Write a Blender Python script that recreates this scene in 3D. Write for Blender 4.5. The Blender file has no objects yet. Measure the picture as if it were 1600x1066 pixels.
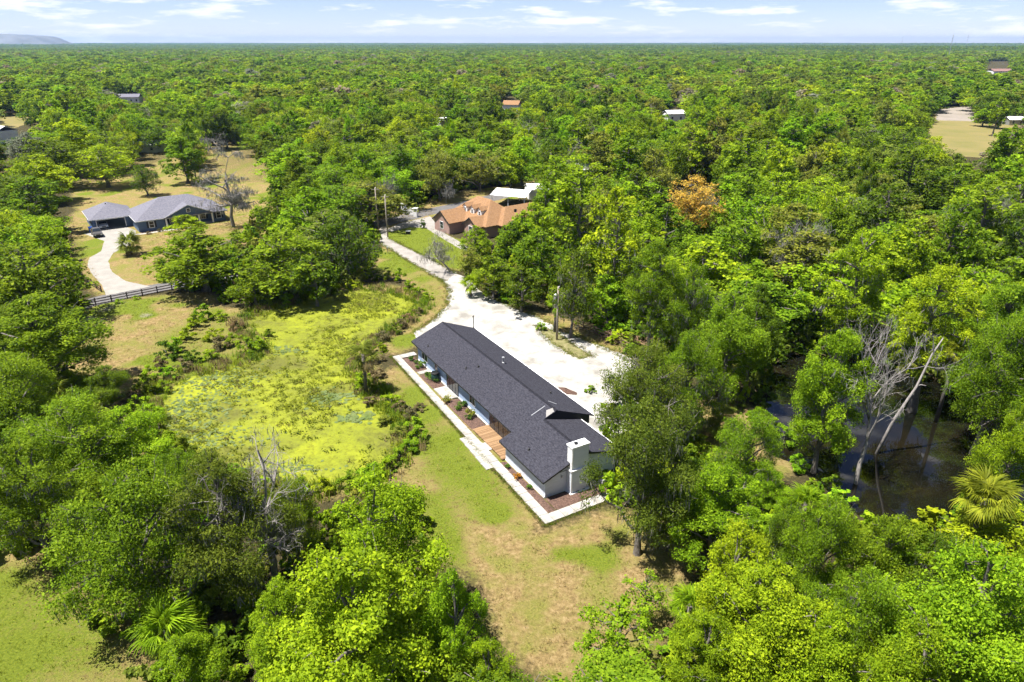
import bpy, math, random
import numpy as np
from mathutils import Vector, Euler

scene = bpy.context.scene
C = scene.collection
R = math.radians
# ------------------------------------------------------------------ camera, sky, sun, exposure
CAM_H = 40.0
FPX = 1066.0
PITCH = math.atan((533 - 66) / FPX)
cd = bpy.data.cameras.new('camera'); cam = bpy.data.objects.new('camera', cd); C.objects.link(cam)
cam.location = (0, 0, CAM_H); cam.rotation_euler = (math.pi / 2 - PITCH, 0, 0)
cd.sensor_width = 36; cd.lens = 36 * FPX / 1600; cd.clip_start = 0.5; cd.clip_end = 60000
scene.camera = cam

SUN_EL = R(69); SUN_XY = Vector((-0.96, -0.28)).normalized()
sl = bpy.data.lights.new('sun', 'SUN'); sun = bpy.data.objects.new('sun', sl); C.objects.link(sun)
sl.energy = 4.8; sl.angle = R(0.5); sl.color = (1.0, 0.955, 0.88)
sdir = Vector((SUN_XY.x * math.cos(SUN_EL), SUN_XY.y * math.cos(SUN_EL), math.sin(SUN_EL)))
sun.rotation_euler = sdir.to_track_quat('Z', 'Y').to_euler(); sun.location = (0, 0, 200)

world = bpy.data.worlds.new('World'); scene.world = world; world.use_nodes = True
nt = world.node_tree; nt.nodes.clear()
def N(t, kind, **kw):
    n = t.nodes.new(kind)
    for k, v in kw.items(): setattr(n, k, v)
    return n
out = N(nt, 'ShaderNodeOutputWorld'); bg = N(nt, 'ShaderNodeBackground')
sky = N(nt, 'ShaderNodeTexSky', sky_type='NISHITA', sun_disc=False, sun_elevation=SUN_EL,
        sun_rotation=math.atan2(SUN_XY.x, SUN_XY.y), altitude=30, air_density=0.7, dust_density=0.0, ozone_density=1.0)
tc = N(nt, 'ShaderNodeTexCoord'); mp = N(nt, 'ShaderNodeMapping'); mp.inputs['Scale'].default_value = (9, 9, 62)
nz = N(nt, 'ShaderNodeTexNoise'); nz.inputs['Scale'].default_value = 1.0; nz.inputs['Detail'].default_value = 7; nz.inputs['Roughness'].default_value = 0.62
rp = N(nt, 'ShaderNodeValToRGB'); rp.color_ramp.elements[0].position = 0.525; rp.color_ramp.elements[1].position = 0.67
mx = N(nt, 'ShaderNodeMix', data_type='RGBA'); mx.inputs['B'].default_value = (9.6, 9.5, 9.7, 1)
nt.links.new(tc.outputs['Generated'], mp.inputs['Vector']); nt.links.new(mp.outputs['Vector'], nz.inputs['Vector'])
nt.links.new(nz.outputs['Fac'], rp.inputs['Fac']); nt.links.new(rp.outputs['Color'], mx.inputs['Factor'])
wb = N(nt, 'ShaderNodeMix', data_type='RGBA', blend_type='MULTIPLY'); wb.inputs['Factor'].default_value = 1; wb.inputs['B'].default_value = (.93, .90, 1.08, 1)
nt.links.new(sky.outputs['Color'], wb.inputs['A']); nt.links.new(wb.outputs['Result'], mx.inputs['A']); nt.links.new(mx.outputs['Result'], bg.inputs['Color'])
bg.inputs['Strength'].default_value = 0.05
nt.links.new(bg.outputs['Background'], out.inputs['Surface'])

vs = scene.view_settings
vs.view_transform = 'Standard'; vs.look = 'None'; vs.exposure = 1.42; vs.gamma = 1.0
cy = scene.cycles
cy.max_bounces = 4; cy.diffuse_bounces = 2; cy.glossy_bounces = 2; cy.transmission_bounces = 3; cy.transparent_max_bounces = 6; cy.volume_bounces = 0
cy.use_denoising = True; cy.use_adaptive_sampling = True; cy.adaptive_threshold = .02; cy.use_light_tree = False; cy.caustics_reflective = False; cy.caustics_refractive = False

# ------------------------------------------------------------------ helpers
cP, sP = math.cos(PITCH), math.sin(PITCH)
def at(px, py, z=0.0):
    """ground (or height z) point in metres for a sighting in the survey photograph"""
    u = (px - 800) / FPX; v = (533 - py) / FPX
    dx, dy, dz = u, cP + v * sP, -sP + v * cP
    t = (z - CAM_H) / dz
    return Vector((dx * t, dy * t, z))
def seen(x, y, z):
    Z = z - CAM_H; f = y * cP - Z * sP; up = y * sP + Z * cP
    return 800 + FPX * x / f, 533 - FPX * up / f, f
def inpoly(x, y, poly):
    x = np.asarray(x, float); y = np.asarray(y, float); r = np.zeros(x.shape, bool)
    n = len(poly)
    for i in range(n):
        x1, y1 = poly[i]; x2, y2 = poly[(i + 1) % n]
        if y1 == y2: continue
        c = ((y1 > y) != (y2 > y)) & (x < (x2 - x1) * (y - y1) / (y2 - y1) + x1)
        r ^= c
    return r
def mesh_np(name, V, F, mats, mi=None, smooth=False, attrs=None):
    """V (n,3), F list of (k faces, m verts) int arrays"""
    me = bpy.data.meshes.new(name)
    V = np.asarray(V, np.float32)
    F = [np.asarray(f, np.int32) for f in F if len(f)]
    nl = sum(f.size for f in F); nf = sum(len(f) for f in F)
    me.vertices.add(len(V)); me.vertices.foreach_set('co', V.ravel())
    me.loops.add(nl); me.loops.foreach_set('vertex_index', np.concatenate([f.ravel() for f in F]))
    tot = np.concatenate([np.full(len(f), f.shape[1], np.int32) for f in F])
    st = np.concatenate([[0], np.cumsum(tot)[:-1]]).astype(np.int32)
    me.polygons.add(nf); me.polygons.foreach_set('loop_start', st); me.polygons.foreach_set('loop_total', tot)
    if mi is not None: me.polygons.foreach_set('material_index', np.asarray(mi, np.int32))
    if smooth: me.polygons.foreach_set('use_smooth', np.ones(nf, bool))
    for m in (mats if isinstance(mats, (list, tuple)) else [mats]): me.materials.append(m)
    for k, (typ, dat) in (attrs or {}).items():
        at_ = me.attributes.new(k, typ, 'POINT')
        at_.data.foreach_set('color' if typ == 'FLOAT_COLOR' else ('vector' if typ == 'FLOAT_VECTOR' else 'value'), np.asarray(dat).ravel())
    me.update(calc_edges=True)
    return me
class MB:
    def __init__(s): s.v = []; s.f = []
    def add(s, vs_, fs):
        b = len(s.v); s.v += [tuple(v) for v in vs_]; s.f += [tuple(b + i for i in f) for f in fs]; return s
    def box(s, x0, x1, y0, y1, z0, z1):
        return s.add([(x0, y0, z0), (x1, y0, z0), (x1, y1, z0), (x0, y1, z0), (x0, y0, z1), (x1, y0, z1), (x1, y1, z1), (x0, y1, z1)],
                     [(3, 2, 1, 0), (4, 5, 6, 7), (0, 1, 5, 4), (1, 2, 6, 5), (2, 3, 7, 6), (3, 0, 4, 7)])
    def slab(s, top, th, down=(0, 0, -1)):
        n = len(top); d = Vector(down) * th
        lo = [Vector(p) + d for p in top]
        return s.add(list(top) + lo, [tuple(range(n)), tuple(range(2 * n - 1, n - 1, -1))] + [(i, i + n, (i + 1) % n + n, (i + 1) % n) for i in range(n)])
    def tube(s, pts, rad, k=6, cap=True):
        pts = [Vector(p) for p in pts]; n = len(pts); base = len(s.v)
        for i, p in enumerate(pts):
            d = (pts[min(i + 1, n - 1)] - pts[max(i - 1, 0)])
            d = d.normalized() if d.length > 1e-6 else Vector((0, 0, 1))
            a = d.cross(Vector((0, 0, 1)) if abs(d.z) < .9 else Vector((1, 0, 0))).normalized(); b = d.cross(a)
            r = rad[i] if isinstance(rad, (list, tuple)) else rad
            s.v += [tuple(p + (a * math.cos(2 * math.pi * j / k) + b * math.sin(2 * math.pi * j / k)) * r) for j in range(k)]
        for i in range(n - 1):
            for j in range(k):
                s.f.append((base + i * k + j, base + i * k + (j + 1) % k, base + (i + 1) * k + (j + 1) % k, base + (i + 1) * k + j))
        if cap:
            s.f.append(tuple(base + j for j in range(k))[::-1]); s.f.append(tuple(base + (n - 1) * k + j for j in range(k)))
        return s
    def lathe(s, prof, k=14, c=(0, 0)):
        base = len(s.v); n = len(prof)
        for r, z in prof: s.v += [(c[0] + r * math.cos(2 * math.pi * j / k), c[1] + r * math.sin(2 * math.pi * j / k), z) for j in range(k)]
        for i in range(n - 1):
            for j in range(k): s.f.append((base + i * k + j, base + i * k + (j + 1) % k, base + (i + 1) * k + (j + 1) % k, base + (i + 1) * k + j))
        s.f.append(tuple(base + j for j in range(k))[::-1]); s.f.append(tuple(base + (n - 1) * k + j for j in range(k)))
        return s
    def mesh(s, name, m, smooth=False):
        me = bpy.data.meshes.new(name); me.from_pydata(s.v, [], s.f); me.materials.append(m)
        if smooth: me.polygons.foreach_set('use_smooth', [True] * len(s.f))
        me.update(); return me
    def build(s, name, m, parent=None, smooth=False): return obj(name, s.mesh(name, m, smooth), parent)
def obj(name, me, parent=None, loc=None, rz=None):
    o = bpy.data.objects.new(name, me); C.objects.link(o)
    if parent: o.parent = parent
    if loc is not None: o.location = loc
    if rz is not None: o.rotation_euler = (0, 0, rz)
    return o
def tag(o, label, cat, group=None, kind=None):
    o['label'] = label; o['category'] = cat
    if group: o['group'] = group
    if kind: o['kind'] = kind
    return o
def thing(name, label, cat, loc=(0, 0, 0), rz=0, group=None):
    o = bpy.data.objects.new(name, None); C.objects.link(o); o.empty_display_size = 0.3
    o.location = loc; o.rotation_euler = (0, 0, rz)
    return tag(o, label, cat, group)
def struct(o, label, cat): return tag(o, label, cat, kind='structure')
def box(name, m, parent, *b): return MB().box(*b).build(name, m, parent)

# ------------------------------------------------------------------ materials
def mat(name, col, rough=0.8, col2=None, scale=3.0, bump=0.0, bscale=None, metal=0.0, spec=0.3, detail=5, lo=.35, hi=.65, coord='Object', stretch=None):
    m = bpy.data.materials.new(name); m.use_nodes = True; t = m.node_tree; b = t.nodes['Principled BSDF']
    b.inputs['Roughness'].default_value = rough; b.inputs['Metallic'].default_value = metal; b.inputs['Specular IOR Level'].default_value = spec
    b.inputs['Base Color'].default_value = (*col, 1)
    if col2 or bump:
        tc = N(t, 'ShaderNodeTexCoord'); src = tc.outputs[coord]
        if stretch:
            mp = N(t, 'ShaderNodeMapping'); mp.inputs['Scale'].default_value = stretch; t.links.new(src, mp.inputs['Vector']); src = mp.outputs['Vector']
    if col2:
        n = N(t, 'ShaderNodeTexNoise'); n.inputs['Scale'].default_value = scale; n.inputs['Detail'].default_value = detail; n.inputs['Roughness'].default_value = .65
        r = N(t, 'ShaderNodeValToRGB'); r.color_ramp.elements[0].position = lo; r.color_ramp.elements[1].position = hi
        r.color_ramp.elements[0].color = (*col, 1); r.color_ramp.elements[1].color = (*col2, 1)
        t.links.new(src, n.inputs['Vector']); t.links.new(n.outputs['Fac'], r.inputs['Fac']); t.links.new(r.outputs['Color'], b.inputs['Base Color'])
    if bump:
        n2 = N(t, 'ShaderNodeTexNoise'); n2.inputs['Scale'].default_value = bscale or scale * 4; n2.inputs['Detail'].default_value = 6
        bp = N(t, 'ShaderNodeBump'); bp.inputs['Strength'].default_value = bump; bp.inputs['Distance'].default_value = .05
        t.links.new(src, n2.inputs['Vector']); t.links.new(n2.outputs['Fac'], bp.inputs['Height']); t.links.new(bp.outputs['Normal'], b.inputs['Normal'])
    return m
def leaf_mat(name, source, transl=.50, gloss=.06):
    """leaf colour = tree tone x per-leaf tint; tone from the object colour or from the instance"""
    m = bpy.data.materials.new(name); m.use_nodes = True; t = m.node_tree; b = t.nodes['Principled BSDF']; o = t.nodes['Material Output']
    if source == 'object':
        a = N(t, 'ShaderNodeObjectInfo'); col = a.outputs['Color']
    else:
        a = N(t, 'ShaderNodeAttribute', attribute_type='INSTANCER', attribute_name='tone'); col = a.outputs['Color']
    ti = N(t, 'ShaderNodeAttribute', attribute_type='GEOMETRY', attribute_name='tint')
    hs = N(t, 'ShaderNodeHueSaturation')
    mr = N(t, 'ShaderNodeMapRange'); mr.inputs['To Min'].default_value = .5; mr.inputs['To Max'].default_value = 1.5
    mh = N(t, 'ShaderNodeMapRange'); mh.inputs['To Min'].default_value = .515; mh.inputs['To Max'].default_value = .485
    t.links.new(ti.outputs['Fac'], mr.inputs['Value']); t.links.new(ti.outputs['Fac'], mh.inputs['Value'])
    t.links.new(col, hs.inputs['Color']); t.links.new(mr.outputs['Result'], hs.inputs['Value']); t.links.new(mh.outputs['Result'], hs.inputs['Hue'])
    t.links.new(hs.outputs['Color'], b.inputs['Base Color'])
    b.inputs['Roughness'].default_value = .5; b.inputs['Specular IOR Level'].default_value = gloss
    tr = N(t, 'ShaderNodeBsdfTranslucent'); ms = N(t, 'ShaderNodeMixShader'); ms.inputs['Fac'].default_value = transl
    t.links.new(hs.outputs['Color'], tr.inputs['Color'])
    t.links.new(b.outputs['BSDF'], ms.inputs[1]); t.links.new(tr.outputs['BSDF'], ms.inputs[2]); t.links.new(ms.outputs['Shader'], o.inputs['Surface'])
    return m
M = {}
M['leaf'] = leaf_mat('leaf', 'object'); M['leaf_i'] = leaf_mat('leaf_instanced', 'instance')
M['bark'] = mat('bark', (.085, .072, .060), .9, (.187, .170, .153), 3, .5, 14)
M['deadwood'] = mat('deadwood', (.216, .194, .180), .9, (.302, .281, .266), 2, .3, 12)
M['moss'] = mat('spanish_moss', (.136, .136, .112), .95, (.224, .224, .192), 2)
M['shingle'] = mat('charcoal_shingle', (.012, .012, .018), .9, (.061, .061, .076), 3.4, .5, 6, spec=.12, detail=9, lo=.30, hi=.74, stretch=(1, 2.2, 2.2))
M['ridge'] = mat('ridge_shingle', (.009, .009, .013), .9, (.025, .025, .032), 6, spec=.12)
M['wall'] = mat('pale_stucco', (.25, .335, .47), .85, (.29, .375, .51), 1.2, .1, 30)
M['white'] = mat('white_paint', (.78, .78, .78), .6, (.70, .70, .70), 2)
M['offwhite'] = mat('pale_brick_paint', (.56, .60, .67), .8, (.49, .53, .60), 2.2, .25, 12, stretch=(.4, .4, 3))
M['fascia'] = mat('dark_fascia', (.02, .021, .025), .6)
M['glass'] = mat('window_glass', (.018, .024, .032), .06, spec=.6)
M['concrete'] = mat('pale_concrete', (.400, .384, .356), .9, (.320, .304, .280), .9, .15, 20)
def per_piece(m, k=.14):
    t = m.node_tree; b = t.nodes['Principled BSDF']; l = b.inputs['Base Color'].links[0]; src = l.from_socket; oi = N(t, 'ShaderNodeObjectInfo'); mr = N(t, 'ShaderNodeMapRange'); mr.inputs['To Min'].default_value = 1 - k; mr.inputs['To Max'].default_value = 1 + k
    hs = N(t, 'ShaderNodeHueSaturation'); t.links.new(oi.outputs['Random'], mr.inputs['Value']); t.links.new(mr.outputs['Result'], hs.inputs['Value']); t.links.new(src, hs.inputs['Color']); t.links.new(hs.outputs['Color'], b.inputs['Base Color']); return m
M['slab'] = per_piece(mat('path_slab', (.36, .345, .32), .9, (.25, .235, .21), 1.1, .2, 16), .13)
M['old_concrete'] = mat('old_concrete', (.275, .261, .237), .9, (.218, .204, .185), .5, .15, 12)
M['mulch'] = mat('brown_mulch', (.041, .024, .018), .95, (.150, .090, .068), 7, 1.0, 10, detail=8)
def board_mat():
    m = mat('deck_board', (.30, .165, .075), .75); t = m.node_tree; b = t.nodes['Principled BSDF']; oi = N(t, 'ShaderNodeObjectInfo'); r = N(t, 'ShaderNodeValToRGB'); r.color_ramp.elements[0].color = (.15, .085, .04, 1); r.color_ramp.elements[1].color = (.30, .19, .10, 1)
    t.links.new(oi.outputs['Random'], r.inputs['Fac']); t.links.new(r.outputs['Color'], b.inputs['Base Color']); return m
M['deck'] = board_mat()
M['old_deck'] = mat('deck_board', (.36, .20, .09), .75, (.52, .33, .17), 1.3, .2, 20, coord='Object', stretch=(4, .6, 1))
M['gravel'] = mat('white_gravel', (.42, .405, .375), .95, (.19, .18, .16), .30, .25, 5, detail=9, coord='Object')
M['lane'] = mat('grey_gravel', (.20, .185, .165), .95, (.29, .27, .245), .5, .3, 5, detail=8)
M['asphalt'] = mat('old_asphalt', (.086, .083, .086), .9, (.128, .120, .116), .8, .2, 14)
M['metal'] = mat('grey_metal', (.42, .43, .44), .4, metal=.6)
M['flash'] = mat('dull_flashing', (.22, .21, .20), .6)
M['pole'] = mat('weathered_pole', (.225, .191, .150), .9, (.315, .277, .225), 2, .3, 10)
M['fence_dark'] = mat('dark_fence', (.038, .026, .021), .8, (.068, .049, .038), 3)
M['fence_wood'] = mat('bare_fence', (.238, .166, .101), .85, (.158, .108, .065), 3)
M['dark'] = mat('black_plastic', (.012, .013, .014), .5)
M['greenbin'] = mat('dark_green_plastic', (.012, .035, .03), .45)
M['bluebin'] = mat('blue_plastic', (.02, .09, .45), .45)

# ------------------------------------------------------------------ tree meshes
def unit(v): return v / np.maximum(np.linalg.norm(v, axis=-1, keepdims=True), 1e-9)
def tubes_np(segs, k=5):
    """segs: list of (pts (n,3), radii (n)) -> V, F quads"""
    V = []; F = []; b = 0
    ang = np.arange(k) * 2 * np.pi / k; ca, sa = np.cos(ang), np.sin(ang); j = np.arange(k); j1 = (j + 1) % k
    for pts, rad in segs:
        pts = np.asarray(pts, float); n = len(pts); d = unit(np.gradient(pts, axis=0))
        ref = np.where(np.abs(d[:, 2:3]) < .9, np.array([[0, 0, 1.]]), np.array([[1., 0, 0]]))
        a = unit(np.cross(d, ref)); bb = np.cross(d, a); r = np.asarray(rad)[:, None, None]
        V.append((pts[:, None, :] + (a[:, None, :] * ca[None, :, None] + bb[:, None, :] * sa[None, :, None]) * r).reshape(-1, 3))
        for i in range(n - 1):
            F.append(np.stack([b + i * k + j, b + i * k + j1, b + (i + 1) * k + j1, b + (i + 1) * k + j], 1))
        b += n * k
    return np.concatenate(V), np.concatenate(F)
def bend(rng, a, b, n=4, amp=.12, sag=0.0):
    t = np.linspace(0, 1, n)[:, None]; L = np.linalg.norm(b - a)
    p = a + (b - a) * t + rng.normal(0, amp * L / n, (n, 3)) * np.sin(t * np.pi)
    p[:, 2] += sag * L * np.sin(t[:, 0] * np.pi); return p
PROF = {  # crown radius (fraction) against height in crown (0 base .. 1 top)
    'oak': lambda f: np.interp(f, [0, .2, .5, .8, 1], [.72, 1, .95, .68, .35]),
    'maple': lambda f: np.interp(f, [0, .2, .45, .75, 1], [.55, .95, 1, .7, .22]),
    'cypress': lambda f: np.interp(f, [0, .2, .5, .8, 1], [.55, .9, 1, .85, .45]),
    'shrub': lambda f: np.interp(f, [0, .3, .7, 1], [.9, 1, .8, .4])}
SPEC = {  # height, crown radius, crown base, lobes, clumps per lobe
    'oak': (15., 6.5, 3.6, 22, 10), 'maple': (14., 4.6, 2.6, 21, 10), 'cypress': (18., 4.0, 4.6, 20, 9), 'shrub': (2.2, 1.3, .1, 7, 5)}
def skeleton(kind, seed):
    H, r, zb, nl, nc = SPEC[kind]; rng = np.random.default_rng(seed); pf = PROF[kind]
    lob = []; g = rng.uniform(0, 6.28)
    for i in range(nl):
        f = (i + rng.uniform(.1, .9)) / nl; Rf = r * float(pf(f)); g += 2.4 + rng.normal(0, .4)
        lr = Rf * (rng.uniform(.22, .42) if i % 3 else rng.uniform(.40, .56)) + .04 * r
        rd = max(0, Rf * rng.uniform(.72, 1.22) - lr) * (1 if f < .9 else .4)
        z = zb + (H - zb) * f; z = min(z, H - lr * .6)
        lob.append((rd * math.cos(g), rd * math.sin(g), max(z, zb + lr * .4 if kind != 'shrub' else .3), lr))
    lob = np.array(lob); cl = []
    for x, y, z, lr in lob:
        d = unit(rng.normal(0, 1, (nc, 3)) + np.array([x, y, 0]) / r * .7 + np.array([0, 0, .45]))
        cr = lr * rng.uniform(.28, .56, nc); c = np.array([x, y, z]) + d * (lr * rng.uniform(.5, 1.15, nc))[:, None] * np.array([1, 1, .8])
        cl.append(np.concatenate([c, cr[:, None]], 1))
    cl = np.concatenate(cl); cl[:, 2] = np.maximum(cl[:, 2], .15)
    segs = []; trunk_top = zb + (H - zb) * (.45 if kind == 'oak' else .8 if kind == 'cypress' else .65)
    tr0 = .42 if kind == 'oak' else .3 if kind == 'maple' else .36 if kind == 'cypress' else .05
    lean = rng.normal(0, .05 * H, 2) * (1 if kind == 'oak' else .4)
    tp = bend(rng, np.array([0, 0, -.3]), np.array([lean[0], lean[1], trunk_top]), 6, .12)
    rad = np.linspace(tr0, tr0 * .3, 6); rad[0] *= 1.7 if kind == 'cypress' else 1.35
    segs.append((tp, rad))
    for x, y, z, lr in lob:
        e = np.array([x, y, z]); zs = max(zb * .55, min(z - .8 * math.hypot(x, y) * (.9 if kind != 'cypress' else .3), trunk_top))
        s = np.array([np.interp(zs, tp[:, 2], tp[:, 0]), np.interp(zs, tp[:, 2], tp[:, 1]), zs])
        segs.append((bend(rng, s, e, 5, .22, .06), np.linspace(tr0 * .42, tr0 * .13, 5)))
    for i, c in enumerate(cl[::2]):
        l = lob[(2 * i) // nc][:3]
        segs.append((bend(rng, l, c[:3], 3, .2), np.linspace(tr0 * .14, tr0 * .04, 3)))
    if kind != 'shrub':
        for j in 2 * rng.choice(len(cl) // 2, len(cl) // 7, replace=False):   # bare twigs reaching past the leaves
            c = cl[j, :3]; e = c + unit(c - np.array([0, 0, zb + (H - zb) * .35])) * cl[j, 3] * rng.uniform(1.0, 2.0)
            segs.append((bend(rng, c, e, 3, .25), np.linspace(tr0 * .09, tr0 * .03, 3)))
    return H, r, lob, cl, segs
def leaves(rng, cl, n, size, up=.55, droop=.25, ratio=.6, flat=.8):
    w = cl[:, 3] ** 2; k = rng.choice(len(cl), n, p=w / w.sum())
    d = unit(rng.normal(0, 1, (n, 3)) + np.array([0, 0, .25]))
    rad = cl[k, 3] * np.where(rng.uniform(0, 1, n) < .12, rng.uniform(1.0, 1.5, n), rng.uniform(.3, 1.05, n) ** .6)
    P = cl[k, :3] + d * rad[:, None] * np.array([1, 1, flat])
    P[:, 2] = np.maximum(P[:, 2], .05)
    nrm = unit(d * .5 + np.array([0, 0, up]) + rng.normal(0, .42, (n, 3)))
    t = unit(np.cross(nrm, rng.normal(0, 1, (n, 3)))); t = unit(t + np.array([0, 0, -droop])); b = unit(np.cross(nrm, t))
    s = size * np.exp(rng.normal(0, .32, n)); ct = rng.uniform(0, 1, len(cl))
    tint = np.clip(.5 + (ct[k] - .5) * .55 + rng.normal(0, .24, n), 0, 1)
    return leaf_quads(P, t, b, s, ratio, tint)
def leaf_quads(P, t, b, s, ratio, tint):
    n = len(P); V = np.empty((n, 4, 3)); L = t * s[:, None] * .5; W = b * (s * ratio)[:, None] * .5
    V[:, 0] = P - L; V[:, 1] = P + W + L * .1; V[:, 2] = P + L; V[:, 3] = P - W + L * .1
    return V.reshape(-1, 3), np.arange(4 * n).reshape(-1, 4), np.repeat(tint, 4)
def moss_strands(rng, cl, n, length, width=.13):
    k = rng.integers(0, len(cl), n); a = rng.uniform(0, 6.28, n)
    P = cl[k, :3] + np.stack([np.cos(a), np.sin(a), np.zeros(n)], 1) * (cl[k, 3] * rng.uniform(0, .9, n))[:, None]
    P[:, 2] -= cl[k, 3] * rng.uniform(.2, .6, n)
    L = length * rng.uniform(.4, 1.3, n); L = np.minimum(L, np.maximum(P[:, 2] - .4, .1)); w = width * rng.uniform(.6, 1.6, n); a = rng.uniform(0, 6.28, n)
    b = np.stack([np.cos(a), np.sin(a), np.zeros(n)], 1); sw = rng.normal(0, .12, (n, 3)) * np.array([1, 1, 0])
    V = np.empty((n, 4, 3)); dn = np.array([0, 0, -1.])
    V[:, 0] = P - b * w[:, None] * .35; V[:, 1] = P + b * w[:, None] * .35
    mid = P + (dn + sw) * (L * .55)[:, None]; V[:, 2] = mid + b * w[:, None] * .5; V[:, 3] = P + (dn + sw * 1.6) * L[:, None]
    return V.reshape(-1, 3), np.arange(4 * n).reshape(-1, 4)
LEAFN = {'oak': (42000, .178), 'maple': (44000, .162), 'cypress': (34000, .172), 'shrub': (2600, .15)}
FLAT = {'oak': .75, 'maple': .85, 'cypress': .8, 'shrub': .8}
TREES = {}
def tree_meshes(kind, seed):
    """parts of a near tree: trunk mesh, crown mesh, moss mesh; and the two coarser meshes for trees farther off"""
    key = (kind, seed)
    if key in TREES: return TREES[key]
    H, r, lob, cl, segs = skeleton(kind, seed); rng = np.random.default_rng(seed + 77)
    V, F = tubes_np(segs, 6); trunk = mesh_np(kind + '_trunk', V, [F], M['bark'], smooth=True)
    n, sz = LEAFN[kind]; fl = FLAT[kind]
    V, F, ti = leaves(rng, cl, n, sz, flat=fl); crown = mesh_np(kind + '_crown', V, [F], M['leaf'], attrs={'tint': ('FLOAT', ti)})
    V, F, ti = leaves(rng, cl, n // 7, sz * 2.35, flat=fl); crown1 = mesh_np(kind + '_crown_mid', V, [F], M['leaf'], attrs={'tint': ('FLOAT', ti)})
    moss = None
    if kind in ('oak', 'cypress'):
        low = cl[np.argsort(cl[:, 2])[:len(cl) * 3 // 4]]
        V, F = moss_strands(rng, low, 1100 if kind == 'oak' else 600, 1.0, .07); moss = mesh_np('moss_strands', V, [F], M['moss'])
    TREES[key] = (trunk, crown, crown1, moss, H, r)
    return TREES[key]
def proto_far(kind, seed, frac, mult, name, trunk=True):
    H, r, lob, cl, segs = skeleton(kind, seed); rng = np.random.default_rng(seed + 99); n, sz = LEAFN[kind]
    V, F, ti = leaves(rng, cl, int(n * frac), sz * mult, flat=FLAT[kind]); mi = np.zeros(len(F), np.int32); Fs = [F]
    if trunk:
        V2, F2 = tubes_np(segs[:1 + len(lob)], 4); F2 = F2 + len(V); V = np.concatenate([V, V2]); ti = np.concatenate([ti, np.full(len(V2), .5)])
        mi = np.concatenate([mi, np.ones(len(F2), np.int32)]); Fs = [np.concatenate([F, F2])]
    me = mesh_np(name, V, Fs, [M['leaf_i'], M['bark']], mi, attrs={'tint': ('FLOAT', ti)})
    return bpy.data.objects.new(name, me), H, r
def dead_segs(rng, H, spread, levels=4, trunk_r=.3):
    segs = []
    def grow(p, d, L, r, lev):
        n = 5; pts = [p]; dd = d.copy()
        for i in range(n - 1):
            dd = unit(dd + rng.normal(0, .16, 3)); pts.append(pts[-1] + dd * L / (n - 1))
        segs.append((np.array(pts), np.linspace(r, r * .5, n)))
        if lev == 0: return
        for c in range(7 if lev == levels else rng.integers(3, 6)):
            top = lev == levels; i = rng.integers(2 if top else 1, n); nd = unit(dd * (.8 if top else .7) + rng.normal(0, 1, 3) * np.array([spread, spread, .3 if top else .45]) + np.array([0, 0, .3 if top else .18]))
            grow(pts[i], nd, L * rng.uniform(.45, .7), r * .56 * (1 - .08 * i), lev - 1)
    grow(np.array([0, 0, -.3]), np.array([0, 0, 1.]), H * .55, trunk_r, levels)
    return segs
# fan palm frond
def frond_mesh(seed, L=2.0, m=None):
    """petiole along +x, costapalmate fan of narrow, folded and drooping leaflets at its end"""
    rng = np.random.default_rng(seed); V = []; F = []; ti = []
    pet = .5 * L; zp = -.06 * L
    V += [(0, -.025, 0), (0, .025, 0), (pet * .5, .02, .04 * L), (pet * .5, -.02, .04 * L), (pet, .018, zp), (pet, -.018, zp)]; F += [(0, 1, 2, 3), (3, 2, 4, 5)]; ti += [.6] * 6
    ns = 26
    for i in range(ns):
        a = (i / (ns - 1) - .5) * 4.3; l = L * .5 * (1 - .30 * abs(a) / 2.15) * rng.uniform(.85, 1.12); w = .042 * L; c, s = math.cos(a), math.sin(a); b = len(V); tw = rng.normal(0, .5)
        x0 = pet + .12 * L * max(0, math.cos(a * .8)) * .6
        for fr, wd, dz in ((.02, .35, 0), (.5, 1, -.03 * L - .05 * L * abs(a) / 2), (.8, .6, -.13 * L * rng.uniform(.7, 1.3) - .06 * L * abs(a) / 2), (1.0, .1, -.30 * L * rng.uniform(.6, 1.3) - .06 * L * abs(a) / 2)):
            x = x0 + c * l * fr; y = s * l * fr
            V += [(x - s * w * wd * .5, y + c * w * wd * .5, zp + dz + tw * w * wd * .5), (x + s * w * wd * .5, y - c * w * wd * .5, zp + dz - tw * w * wd * .5)]
        F += [(b, b + 1, b + 3, b + 2), (b + 2, b + 3, b + 5, b + 4), (b + 4, b + 5, b + 7, b + 6)]; ti += [rng.uniform(.15, .85)] * 8
    return mesh_np('frond', np.array(V), [np.array(F)], m or M['leaf'], attrs={'tint': ('FLOAT', np.array(ti))})
def frond_angles(rng, n=26):
    out = []
    for i in range(n):
        f = i / (n - 1); el = R(80 - 125 * f ** 1.15 + rng.normal(0, 9)); out.append((el, i * 2.4 + rng.normal(0, .35), rng.uniform(.78, 1.15)))
    return out

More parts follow.
